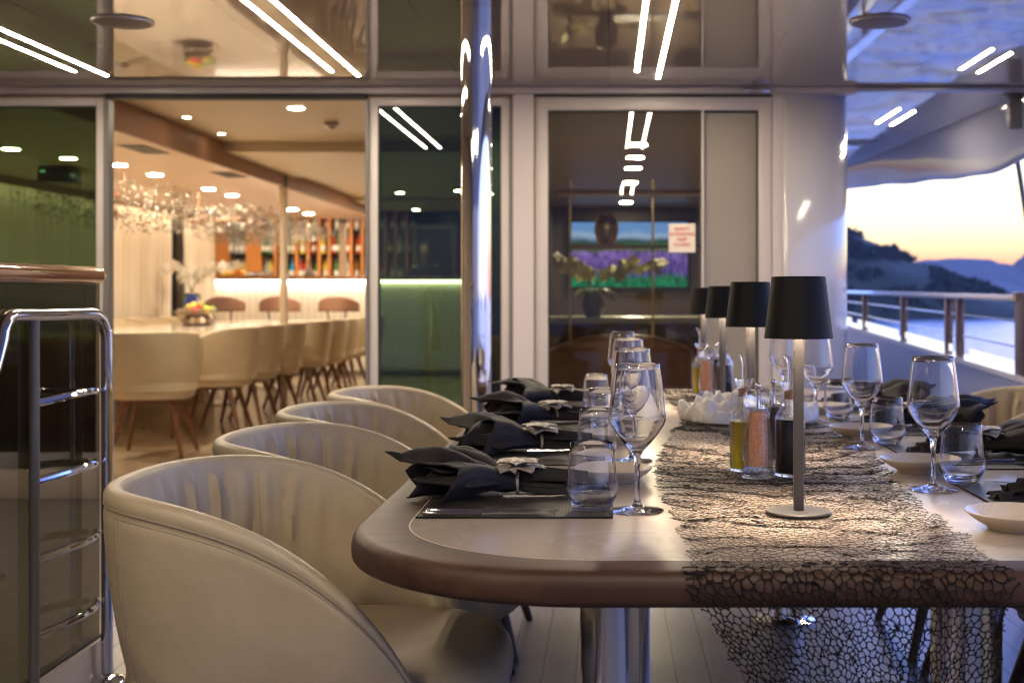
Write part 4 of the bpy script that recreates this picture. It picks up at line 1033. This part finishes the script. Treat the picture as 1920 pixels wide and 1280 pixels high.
# ------------------------------------------------------------------ placemats, cutlery
def mat_proto():
    t = thing('placemat', '', 'placemat')
    MB().rbox(-.156, .156, -.222, .222, 0, .0022, .0006, 1).build('weave', M['mat'], t)
    e = MB(); e.tube([(-.156,-.222,.0016), (.156,-.222,.0016), (.156,.222,.0016), (-.156,.222,.0016)], .0014, 5, closed=True); e.build('hem', M['net'], t); return t
mp_ = mat_proto()
for i in range(4):
    place(mp_, (-.149, 2.212+S*i, TZ+.0003), 'dark ribbed placemat '+sd[i], 'dark ribbed placemats')
for i in range(4):
    place(mp_, (.805, 2.15+S*i, TZ+.0003), 'dark ribbed placemat '+sr[i], 'dark ribbed placemats')
def knife_proto():
    t = thing('table_knife', '', 'knife')
    MB().tube([(0,0,.0035), (.004,0,.0036), (.03,0,.0036), (.07,0,.0034), (.098,0,.0034)], [.0012, .0036, .0038, .0030, .0034], 10).build('handle', M['silver'], t)
    g = MB(); sec = []
    for i in range(13):
        u = i/12; x = .098+.118*u; w = .0042+.005*math.sin(PI*min(1, u*1.15)*.8) if u < .85 else .0085*(1-(u-.85)/.16)
        sec += [(x, -.003, .0030), (x, -.003+w*2, .0040), (x, -.003+w*2, .0048), (x, -.003, .0042)]
    fs = [(i*4+j, (i+1)*4+j, (i+1)*4+(j+1) % 4, i*4+(j+1) % 4) for i in range(12) for j in range(4)]+[(0,1,2,3), (48,51,50,49)]
    g.add(sec, fs); g.build('blade', M['silver'], t, angle=50); return t
def fork_proto():
    t = thing('table_fork', '', 'fork')
    MB().tube([(0,0,.0035), (.004,0,.0036), (.03,0,.0036), (.08,0,.0034), (.125,0,.0045)], [.0012, .0040, .0036, .0022, .0024], 8).build('handle', M['silver'], t)
    g = MB(); g.rbox(.123, .152, -.010, .010, .004, .0058, .0008, 1)
    for k in range(4): y = -.0082+.0055*k; g.tube([(.150, y, .0048), (.172, y, .0085), (.193, y, .0100)], [.0014, .0012, .0006], 6)
    g.build('tines', M['silver'], t); return t
def spoon_proto():
    t = thing('table_spoon', '', 'spoon')
    MB().tube([(0,0,.0035), (.004,0,.0036), (.03,0,.0038), (.08,0,.0042), (.135,0,.007)], [.0012, .0045, .0036, .0020, .0022], 8).build('handle', M['silver'], t)
    g = MB(); g.grid(lambda u, v: (.130+.062*u, .0185*math.sin(PI*u**.85)*(2*v-1), .0075-.008*math.sin(PI*u)*(1-(2*v-1)**2)+.002), 16, 8); g.build('bowl', M['silver'], t, solid=.0009, angle=80); return t
kp, fp, spn = knife_proto(), fork_proto(), spoon_proto()
for i in range(4):
    Y0 = 2.212+S*i
    for k, (yy, x0, rz) in enumerate(((Y0-.205, -.300, .0), (Y0-.182, -.296, -.01))):
        place(kp, (x0, yy, TZ+.0026), '%s knife %s' % (['outer', 'inner'][k], sd[i]), 'knives on the placemats', rz)
    for k, yy in enumerate((Y0+.175, Y0+.20)):
        place(fp, (-.285, yy, TZ+.0026), '%s fork %s' % (['inner', 'outer'][k], sd[i]), 'forks on the placemats', .02)
    place(spn, (-.180, Y0-.10, TZ+.012), 'spoon lying under the napkin '+sd[i], 'spoons on the placemats', .10)
for i in range(4):
    Y0 = 2.15+S*i
    place(kp, (.935, Y0+.19, TZ+.0026), 'knife '+sr[i], 'knives on the placemats', PI)
    place(fp, (.90, Y0-.17, TZ+.0026), 'fork '+sr[i], 'forks on the placemats', PI-.03)
    place(spn, (.86, Y0-.13, TZ+.004), 'spoon '+sr[i], 'spoons on the placemats', PI+.1)

# ------------------------------------------------------------------ napkins fanned out of a beaded ring
def napkin(seed, L=.20):
    """local frame: ring at origin, fan towards -x, tail towards +x"""
    random.seed(seed); g = MB()
    def tri(x): return .35*(1-4*abs((x/(2*PI)) % 1-.5))-.65*math.cos(x)
    # two open cones of cloth with hemmed mouths
    for a0, LL, R1, sp0, sp1 in ((PI+.46, .165, .050, -.15*PI, 1.25*PI), (PI-.46, .175, .048, -.30*PI, 1.05*PI), (PI+.04, .175, .048, -.1*PI, 1.1*PI)):
        a0 += random.uniform(-.1, .1); LL *= random.uniform(.9, 1.08); R1 *= random.uniform(.85, 1.15); c1 = random.uniform(0, 6); c2 = random.uniform(.8, 1.3)
        d = Vector((math.cos(a0), math.sin(a0), 0)); n = Vector((-d.y, d.x, 0))
        def fn(u, v):
            phi = sp0+(sp1-sp0)*u; rad = .009+(R1-.009)*v**.9
            ext = LL*(.70+.38*abs(2*((u*c2+.1) % 1)-1)); x = ext*v
            k = 1+.16*tri(phi*3+c1)*v
            wy = rad*math.cos(phi)*1.35*k; hz = rad*math.sin(phi)*k*.95
            p = d*x+n*wy
            return (p.x, p.y, max(.002+.003*math.sin(9*v+c1)**2, .012+.010*math.sin(PI*v)*.8+hz+.003*noise.noise(Vector((x*40, phi*2.2, c1)))))
        g.grid(fn, 40, 16)
    # flat pointed corners that stick out past the cones
    for a0, LL, w0, lift, cur in ((PI-.05, .225, .070, .046, .006), (PI+.36, .195, .060, .018, .0), (PI-.38, .205, .062, .040, .010)):
        a0 += random.uniform(-.09, .09); LL *= random.uniform(.92, 1.03); c1 = random.uniform(0, 6)
        d = Vector((math.cos(a0), math.sin(a0), 0)); n = Vector((-d.y, d.x, 0))
        def fn(u, v):
            w = w0*min(1, .22+1.5*u)*(1-max(0, (u-.45)/.55)**1.25)
            t = 2*v-1; p = d*(.01+LL*u)+n*(w*t+.012*math.sin(u*4+c1))
            wf = w/w0; z = .014+lift*math.sin(min(1, u*1.15)*PI*.72)+.012*tri(t*4.4+c1+u)*wf-.014*abs(t)*wf+cur*max(0, u-.75)*4
            z += .002*noise.noise(Vector((p.x*45, p.y*45, c1)))
            return (p.x, p.y, max(.002, z))
        g.grid(fn, 22, 18)
    # tail: flat overlapping layers that open towards the glasses
    for k in range(3):
        ww = .040-.009*k; sh = random.uniform(-.008, .008); ph = random.uniform(0, 6)
        g.grid(lambda u, v: ((.168-.022*k)*u, sh*u+(.011+(ww-.011)*u**.75)*(2*v-1), max(.0018, .006*k+.021*(1-u)*(1-abs(2*v-1)**2)+.006+.0055*tri(v*12+ph)*u**.4-.006*abs(2*v-1)*u+.004*k*u)), 18, 26)
    return g
def ring_proto():
    t = thing('napkin_ring', '', 'napkin ring')
    b = MB(); b.tube([(.0, .0195*math.cos(a), .0205+.0185*math.sin(a)) for a in [2*PI*i/32 for i in range(32)]], .0034, 8, closed=True); b.build('band', M['beads'], t)
    f = MB()
    for lay, (n_, L, w, up, off) in enumerate(((6, .051, .017, .004, 0), (6, .038, .015, .010, .5))):
        for k in range(n_):
            a = 2*PI*(k+off)/n_; ca, sa = math.cos(a), math.sin(a)
            def fn(u, v):
                x = .003+L*u; y = w*(2*v-1)*math.sin(PI*min(1, .08+u*.9))**.7; z = up*math.sin(u*2.2)+.004*(1-abs(2*v-1))*0+.003*abs(2*v-1)+(.002 if lay else 0)-.006*u*u*(1-lay)
                return (x*ca-y*sa, x*sa+y*ca, .0445+z)
            f.grid(fn, 10, 6)
    f.build('petals', M['beads'], t, angle=80, solid=.0022)
    c_ = MB(); c_.ball((0, 0, .052), .008, n=14, m=8)
    for k in range(7): c_.ball((.008*math.cos(k*.9), .008*math.sin(k*.9), .051), .0032, n=8, m=6)
    c_.build('flower_centre', M['beads'], t); return t
rp = ring_proto()
for i in range(4):
    o = napkin(40+i).build('napkin', M['napkin'], None, angle=70, solid=.0018)
    o.location = (-.160, 2.225+S*i, TZ+.0030); o.scale = (1, 1.12, 1.28); o.rotation_euler = (0, 0, [.02, -.05, .06, 0][i])
    tag(o, 'black fanned napkin '+sd[i], 'napkin', 'black napkins in beaded rings')
    place(rp, (-.160+.004*i, 2.225+S*i, TZ+.0032), 'silver beaded flower napkin ring '+sd[i], 'beaded flower napkin rings', .4*i)
for i in range(4):
    o = napkin(60+i).build('napkin', M['napkin'], None, angle=70, solid=.0018)
    o.location = (.835, 2.16+S*i, TZ+.0030); o.scale = (1, 1.1, 1.25); o.rotation_euler = (0, 0, PI+[.05, -.06, .04, 0][i])
    tag(o, 'black fanned napkin '+sr[i], 'napkin', 'black napkins in beaded rings')
    place(rp, (.835, 2.16+S*i, TZ+.0032), 'silver beaded flower napkin ring '+sr[i], 'beaded flower napkin rings', .5*i+.2)

# ------------------------------------------------------------------ cruets
def mill_proto(fill, label):
    t = thing('spice_mill', label, 'spice mill', group='clear spice mills')
    out = [(0, 0), (.0305, 0), (.0312, .002), (.0312, .010), (.0285, .016), (.0270, .022), (.0300, .036), (.0312, .048), (.0300, .062), (.0262, .082), (.0235, .098), (.0225, .112), (.0232, .124), (.0240, .131), (.0240, .134)]
    inn = [(.0205, .1345), (.0185, .128), (.0175, .112), (.0180, .08), (.0190, .05), (.0195, .03), (.0195, .022), (0, .0215)]
    MB().lathe(out+inn, 40).build('body', M['acrylic'], t, angle=50)
    MB().lathe([(0, .0225), (.0186, .0225), (.0186, .03), (.0178, .08), (.0165, .112), (.0165, .126), (0, .127)], 32).build('filling', fill, t, angle=50)
    MB().lathe([(.0238, .135), (.0262, .138), (.0288, .146), (.0288, .156), (.0262, .164), (.016, .169), (.008, .171), (0, .171)], 36).build('cap', M['acrylic'], t, angle=50)
    k = MB(); k.lathe([(.0225, .1342), (.0235, .1346), (0, .1348)], 24); k.tube([(0, 0, .128), (0, 0, .172)], .0022, 8); k.ball((0, 0, .176), .0058, n=12, m=8); k.build('grinder', M['chrome'], t)
    return t
def bottle(fill, label, level, rad=.0295, body=.125):
    t = thing('cruet_bottle', label, 'cruet bottle', group='glass cruet bottles')
    out = [(0, 0), (rad-.003, 0), (rad-.0005, .002), (rad, .006), (rad, body-.012), (rad-.003, body-.004), (rad-.011, body+.008), (.0135, body+.018), (.0125, body+.026), (.0125, body+.040), (.0195, body+.056), (.0205, body+.058)]
    inn = [(.0190, body+.0585), (.0112, body+.041), (.0108, body+.026), (.0118, body+.019), (rad-.0125, body+.0065), (rad-.0045, body-.0055), (rad-.0018, body-.013), (rad-.0018, .010), (rad-.004, .007), (0, .0065)]
    MB().lathe(out+inn, 40).build('bottle_body', M['cruet_glass'], t, angle=50)
    MB().lathe([(0, .0070), (rad-.0043, .0075), (rad-.0020, .0105), (rad-.0020, min(level, body-.014)), (0, min(level, body-.014))], 36).build('liquid', fill, t, angle=50)
    MB().lathe([(0, body+.024), (.0104, body+.024), (.0106, body+.040), (0, body+.043)], 20).build('cork', M['cork'], t)
    s_ = MB(); s_.tube([(0, 0, body+.040), (0, 0, body+.085), (-.001, 0, body+.096), (-.005, 0, body+.104), (-.011, 0, body+.108), (-.016, 0, body+.1075)], [.0052, .0050, .0048, .0045, .0042, .0036], 14); s_.build('spout', M['acrylic'], t)
    return t
ZB = TZ+.0042
for j, (x0, y0, sfx) in enumerate(((0, 0, 'behind the front lamp'), (.052, 1.90, 'at the far end of the runner'))):
    def L(x, y): return (x+x0, y+y0, ZB)
    mill_proto(M['salt'], 'clear mill of pink salt '+sfx).location = L(.290, 2.418)
    mill_proto(M['pepper'], 'clear pepper mill '+sfx).location = L(.333, 2.520)
    o = bottle(M['oil'], 'glass cruet of golden olive oil '+sfx, .10); o.location = L(.272, 2.500)
    o = bottle(M['vinegar'], 'glass cruet of dark vinegar '+sfx, .112); o.location = L(.353, 2.430)
# crumpled tulle
random.seed(2)
g = MB()
def fn(u, v):
    a = 2*PI*u; r = (.175+.03*noise.noise(Vector((math.cos(a)*2, math.sin(a)*2, 1))))*math.sin(PI*v*.5)**.8 if v < 1 else .16
    rr = r*(1.0+.25*noise.noise(Vector((math.cos(a)*3, math.sin(a)*3, v*3))))
    x = rr*math.cos(a); y = rr*math.sin(a)*.62
    h = (1-v**2.2)*.052+.045*abs(noise.noise(Vector((x*22, y*22, v*2))))+.03*abs(noise.noise(Vector((x*50, y*50, 5))))
    h *= smoothstep(1.0, .80, v) if False else (1 if v < .85 else (1-v)/.15)
    return (x, y, max(.0005, h))
g.grid(fn, 130, 40, True)
o = g.build('tulle_bunch', M['tulle'], None, angle=120); o.location = (.40, 3.50, TZ+.003)
tag(o, 'bunched white tulle lying crumpled on the runner between the lamps', 'fabric')

# ------------------------------------------------------------------ side deck: bulwark, rail, sea, hills
def rail_pt(y):
    k = (y-7.18)/(11.4-7.18); return 2.30-.12*k, .665+.175*k, 1.109+.045*k         # x, cap z, top rail z
t = thing('bulwark', 'white painted bulwark wall along the side deck', 'bulwark', (0, 0, 0))
ys = [-6, 0, 4, 6, 7.18, 8.5, 10, 11.4, 13, 16, 20]
vs = []
for y in ys:
    x, zc, zt = rail_pt(max(y, 2)); x = x if y > 2 else 2.32
    vs += [(x, y, -.06), (x, y, zc-.03), (x+.10, y, zc-.03), (x+.14, y, -4.2)]
g = MB(); g.add(vs, [(i*4+j, (i+1)*4+j, (i+1)*4+j+1, i*4+j+1) for i in range(len(ys)-1) for j in range(3)]); g.build('panel', M['bulwark'], t, angle=60)
vs = []
for y in ys:
    x, zc, zt = rail_pt(max(y, 2)); x = x if y > 2 else 2.32
    vs += [(x-.02, y, zc-.03), (x-.02, y, zc), (x+.12, y, zc), (x+.12, y, zc-.03)]
g = MB(); g.add(vs, [(i*4+j, (i+1)*4+j, (i+1)*4+(j+1) % 4, i*4+(j+1) % 4) for i in range(len(ys)-1) for j in range(4)]); g.build('cap', M['rail_top'], t, smooth=False)
t = thing('deck_railing', 'side deck railing with white top rail and two thin steel bars', 'railing', (0, 0, 0))
def bar(zf, r, m_, nm_, y0=7.2, y1=19.5, dx=.05):
    pts = []
    for i in range(15):
        y = y0+(y1-y0)*i/14; x, zc, zt = rail_pt(y); pts.append((x+dx, y, zc+(zt-zc)*zf))
    MB().tube(pts, r, 10).build(nm_, m_, t)
bar(.66, .007, M['chrome_soft'], 'rod'); bar(.33, .007, M['chrome_soft'], 'rod')
vs = []
yy = [7.1+i*.9 for i in range(14)]
for y in yy:
    x, zc, zt = rail_pt(y)
    vs += [(x-.01, y, zt-.034), (x-.015, y, zt-.02), (x+.0, y, zt), (x+.10, y, zt), (x+.115, y, zt-.02), (x+.11, y, zt-.034)]
g = MB(); g.add(vs, [(i*6+j, (i+1)*6+j, (i+1)*6+(j+1) % 6, i*6+(j+1) % 6) for i in range(len(yy)-1) for j in range(6)]+[(0,1,2,3,4,5)]); g.build('top_rail', M['rail_top'], t, angle=50)
for px in (1622, 1694, 1778, 1799, 1912):
    # solve for the rail point seen in that direction
    k = (px-1140)/F; y = 7
    for _ in range(30): y = (rail_pt(y)[0]+.05)/k
    x, zc, zt = rail_pt(y)
    MB().rbox(x+.03, x+.075, y-.03, y+.03, zc, zt-.03, .004).build('post', M['bronze'], t)
for y0, y1 in ((7.25, 8.05), (8.45, 9.6), (9.85, 11.2), (11.5, 13.5)):
    a, b = rail_pt(y0), rail_pt(y1)
    g = MB(); g.add([(a[0]+.045, y0, a[1]+.015), (a[0]+.045, y0, a[1]+.062), (b[0]+.045, y1, b[1]+.062), (b[0]+.045, y1, b[1]+.015), (a[0]+.06, y0, a[1]+.015), (a[0]+.06, y0, a[1]+.062), (b[0]+.06, y1, b[1]+.062), (b[0]+.06, y1, b[1]+.015)], [(0,1,2,3), (4,7,6,5), (1,5,6,2), (0,3,7,4), (0,4,5,1), (3,2,6,7)]); g.build('light_panel', M['light_bar'], t, smooth=False)
# wooden end post of the gangway opening
t = thing('gangway_post', 'dark varnished wooden post ending the side railing', 'post', (2.36, 7.05, 0))
MB().rbox(-.05, .10, -.10, .08, .0, 1.108, .01, 3).build('shaft', mat('dark_varnish', (.075, .035, .02), .4), t); MB().rbox(-.06, .115, -.115, .09, 1.109, 1.128, .006).build('cap', M['bronze'], t)
t = thing('mooring_cleat', 'steel cleat on the outer face near the wooden post', 'cleat', (2.30, 6.62, .66))
MB().tube([(0, -.07, .03), (0, .07, .03)], .012, 10).build('horn', M['chrome'], t); MB().tube([(0, 0, -.01), (0, 0, .03)], .010, 10).build('stem', M['chrome'], t)
# slanting stanchion outside at the edge of the view
t = thing('awning_stay', 'dark slanting stay outside the wooden end post', 'stay', (0, 0, 0))
MB().tube([(wx(1906, 9), 9, wz(292, 9)), (wx(1926, 9), 9, wz(420, 9)), (wx(1938, 9), 9, wz(600, 9))], .018, 8).build('pole', M['bracket'], t)
MB().tube([(wx(1911, 9), 9.02, wz(292, 9)), (wx(1931, 9), 9.02, wz(420, 9))], .008, 8).build('rope', M['bracket'], t)

SEA = -4.0
sm, nt, b = nodes('sea_water'); b.inputs['Base Color'].default_value = (.07, .11, .22, 1); b.inputs['Roughness'].default_value = .15; b.inputs['IOR'].default_value = 1.6
tc = nt.nodes.new('ShaderNodeTexCoord'); prev = None
for sc_, st_, stretch in ((.9, 1.0, (1, 1, 1)), (.22, 1.0, (1, 1.0, 1)), (4.0, .5, (1, 1, 1))):
    mp = nt.nodes.new('ShaderNodeMapping'); mp.inputs['Scale'].default_value = stretch; nt.links.new(tc.outputs['Object'], mp.inputs[0])
    n = nt.nodes.new('ShaderNodeTexNoise'); n.inputs['Scale'].default_value = sc_; n.inputs['Detail'].default_value = 3; nt.links.new(mp.outputs[0], n.inputs['Vector'])
    bp = nt.nodes.new('ShaderNodeBump'); bp.inputs['Strength'].default_value = st_; bp.inputs['Distance'].default_value = .16/sc_
    nt.links.new(n.outputs['Fac'], bp.inputs['Height'])
    if prev: nt.links.new(prev.outputs[0], bp.inputs['Normal'])
    prev = bp
nt.links.new(prev.outputs[0], b.inputs['Normal'])
g = MB(); g.add([(-3000, -3000, SEA), (9000, -3000, SEA), (9000, 12000, SEA), (-3000, 12000, SEA)], [(0, 1, 2, 3)])
struct(g.build('sea', sm, smooth=False))
# near headland
def headland():
    g = MB(); prof = [(1380, 400), (1480, 405), (1560, 415), (1600, 428), (1640, 440), (1680, 462), (1720, 482), (1750, 497), (1775, 508), (1810, 522), (1840, 533), (1862, 545), (1880, 553), (1893, 560)]
    def hz(px):
        for (a, ya), (b_, yb) in zip(prof, prof[1:]):
            if px <= b_: k = (px-a)/(b_-a); return ya+(yb-ya)*k
        return 560
    D = 320
    def fn(u, v):
        px = 1380+(1893-1380)*u; crest = wz(hz(px), D)
        x = wx(px, D); back = v
        z = SEA-.5+(crest-SEA)*math.sin(PI*min(1, v*1.0)*.5)**.75 if v <= 1 else 0
        z += 1.3*noise.noise(Vector((x*.12, v*5, 0)))*math.sin(PI*v*.8)+.7*noise.noise(Vector((x*.4, v*14, 0)))*v
        return (x*(1+.06*(1-v)*0), D-40+60*v, z)
    g.grid(fn, 120, 26)
    g.grid(lambda u, v: (fn(u, 1)[0], D+20+60*v, fn(u, 1)[2]-(fn(u, 1)[2]+6)*v**1.2), 120, 6)
    o = g.build('headland', M['rock'], None, angle=80); struct(o)
    random.seed(4); tr = MB()
    for i in range(2000):
        u = random.random(); v = random.random()**.7; p = Vector(fn(u, v))
        if p.z < SEA+1.5 or noise.noise(Vector((p.x*.05, p.z*.2, 3))) < -.12: continue
        s_ = random.uniform(.6, 1.5)*(1.0 if v < .9 else 1.2)
        for k in range(7):
            c0 = p+Vector((random.uniform(-1, 1)*s_*.9, random.uniform(-1, 1)*s_, random.uniform(.0, 1.2)*s_)); q = s_*random.uniform(.35, .7)
            vs = [c0+Vector((random.gauss(0, 1), random.gauss(0, 1), random.gauss(0, .8))).normalized()*q for _ in range(6)]
            tr.add(vs, [(0,1,2), (0,2,3), (0,3,4), (1,4,5), (2,5,3), (0,4,1), (1,5,2), (3,5,4)])
    o = tr.build('coastal_scrub', M['tree_leaf'], None, smooth=False); tag(o, 'dark scrub and pines covering the near headland', 'scrub'); o['kind'] = 'stuff'
headland()
def range_(name, D, prof):
    g = MB(); n = len(prof)
    def fn(u, v):
        q = u*(n-1); i = min(n-2, int(q)); k = q-i; k = k*k*(3-2*k); px = prof[i][0]+(prof[i+1][0]-prof[i][0])*(q-i); py = prof[i][1]+(prof[i+1][1]-prof[i][1])*k
        cz = wz(py, D)+D*.0009*noise.noise(Vector((px*.06, 0, D))); x = wx(px, D)
        return (x, D-D*.12*(1-v), SEA-2+(cz-SEA+2)*v**.9+D*.001*noise.noise(Vector((px*.03, v*4, 2)))*v*(1-v)*3)
    g.grid(fn, 120, 14); g.grid(lambda u, v: (fn(u, 1)[0], D+D*.1*v, fn(u, 1)[2]*(1-v)+SEA*v-1), 120, 4)
    struct(g.build(name, M['far_rock_hazed'], None, angle=80))
range_('distant_mountain', 1300, [(1500, 500), (1660, 505), (1740, 487), (1800, 484), (1850, 486), (1880, 493), (1897, 496), (1912, 484), (1930, 466), (1990, 440), (2080, 430), (2300, 480), (2700, 500)])
range_('low_distant_ridge', 1000, [(1500, 535), (1700, 532), (1800, 520), (1850, 525), (1900, 535), (1960, 530), (2100, 525), (2400, 530), (2700, 532)])

hz_ = MB().box(-60, 900, -60, 1500, -7, 120).build('haze', None, None, smooth=False)
hm = bpy.data.materials.new('haze_air'); hm.use_nodes = True; hm.node_tree.nodes.clear()
pv = hm.node_tree.nodes.new('ShaderNodeVolumePrincipled'); pv.inputs['Color'].default_value = (.72, .76, .95, 1); pv.inputs['Density'].default_value = .00025; pv.inputs['Anisotropy'].default_value = .2
ho = hm.node_tree.nodes.new('ShaderNodeOutputMaterial'); hm.node_tree.links.new(pv.outputs[0], ho.inputs['Volume'])
hz_.data.materials.clear(); hz_.data.materials.append(hm); hz_['kind'] = 'stuff'
# ------------------------------------------------------------------ dusk sky
w = bpy.data.worlds.new("World"); scn.world = w; w.use_nodes = True; nt = w.node_tree; nt.nodes.clear(); N = nt.nodes.new; L = nt.links.new
tc = N('ShaderNodeTexCoord'); sp = N('ShaderNodeSeparateXYZ'); L(tc.outputs['Generated'], sp.inputs[0])
warm = ramp(nt, [(0, (.40, .17, .04)), (.026, (.60, .29, .07)), (.038, (.66, .44, .16)), (.054, (.84, .66, .30)), (.08, (.95, .80, .38)), (.118, (.86, .82, .66)), (.17, (.44, .70, 1.7)), (.36, (.25, .46, 1.75)), (.6, (.13, .22, .75))])
cool = ramp(nt, [(0, (.08, .08, .11)), (.12, (.07, .085, .14)), (.3, (.06, .085, .17)), (.6, (.06, .10, .22)), (1, (.08, .13, .32))])
L(sp.outputs['Z'], warm.inputs[0]); L(sp.outputs['Z'], cool.inputs[0])
dt = N('ShaderNodeVectorMath'); dt.operation = 'DOT_PRODUCT'; dt.inputs[1].default_value = (math.sin(.32), math.cos(.32), 0); L(tc.outputs['Generated'], dt.inputs[0])
mr = N('ShaderNodeMapRange'); mr.interpolation_type = 'SMOOTHSTEP'; mr.inputs['From Min'].default_value = .05; mr.inputs['From Max'].default_value = .93; L(dt.outputs['Value'], mr.inputs['Value'])
mx = N('ShaderNodeMix'); mx.data_type = 'RGBA'; L(mr.outputs[0], mx.inputs['Factor'])
side = ramp(nt, [(0, (.55, .50, .62)), (.06, (.42, .45, .70)), (.2, (.24, .36, .80)), (.5, (.15, .25, .72)), (1, (.09, .15, .46))]); L(sp.outputs['Z'], side.inputs[0])
ms = N('ShaderNodeMapRange'); ms.interpolation_type = 'SMOOTHSTEP'; ms.inputs['From Min'].default_value = .0; ms.inputs['From Max'].default_value = .75; L(sp.outputs['X'], ms.inputs['Value'])
mc = N('ShaderNodeMix'); mc.data_type = 'RGBA'; L(ms.outputs[0], mc.inputs['Factor']); L(cool.outputs[0], mc.inputs['A']); L(side.outputs[0], mc.inputs['B'])
L(mc.outputs['Result'], mx.inputs['A']); L(warm.outputs[0], mx.inputs['B'])
bg = N('ShaderNodeBackground'); bg.inputs['Strength'].default_value = 2.7; L(mx.outputs['Result'], bg.inputs['Color']); wo = N('ShaderNodeOutputWorld'); L(bg.outputs[0], wo.inputs['Surface'])

# ------------------------------------------------------------------ camera and render settings
cam = bpy.data.cameras.new('camera'); co = bpy.data.objects.new('camera', cam); C.objects.link(co)
co.location = (0, 0, CAMZ); co.rotation_euler = (PI/2, 0, 0)
cam.sensor_width = 36; cam.lens = F/1920*36; cam.shift_x = -180/1920; cam.shift_y = -85/1920
cam.clip_start = .05; cam.clip_end = 20000
cam.dof.use_dof = True; cam.dof.focus_distance = 2.2; cam.dof.aperture_fstop = 5.2
scn.camera = co
scn.view_settings.view_transform = 'Standard'; scn.view_settings.look = 'None'; scn.view_settings.exposure = 0.22; scn.view_settings.gamma = 1
cy = scn.cycles
cy.use_denoising = True; cy.denoiser = 'OPENIMAGEDENOISE'
try: cy.denoising_input_passes = 'RGB_ALBEDO_NORMAL'
except Exception: pass
cy.max_bounces = 18; cy.transmission_bounces = 18; cy.glossy_bounces = 8; cy.diffuse_bounces = 4; cy.transparent_max_bounces = 32
cy.sample_clamp_indirect = 6; cy.sample_clamp_direct = 0; cy.blur_glossy = .3; cy.caustics_refractive = True; cy.caustics_reflective = False
cy.use_light_tree = True
cy.pixel_filter_type = 'BLACKMAN_HARRIS'; cy.filter_width = 1.05
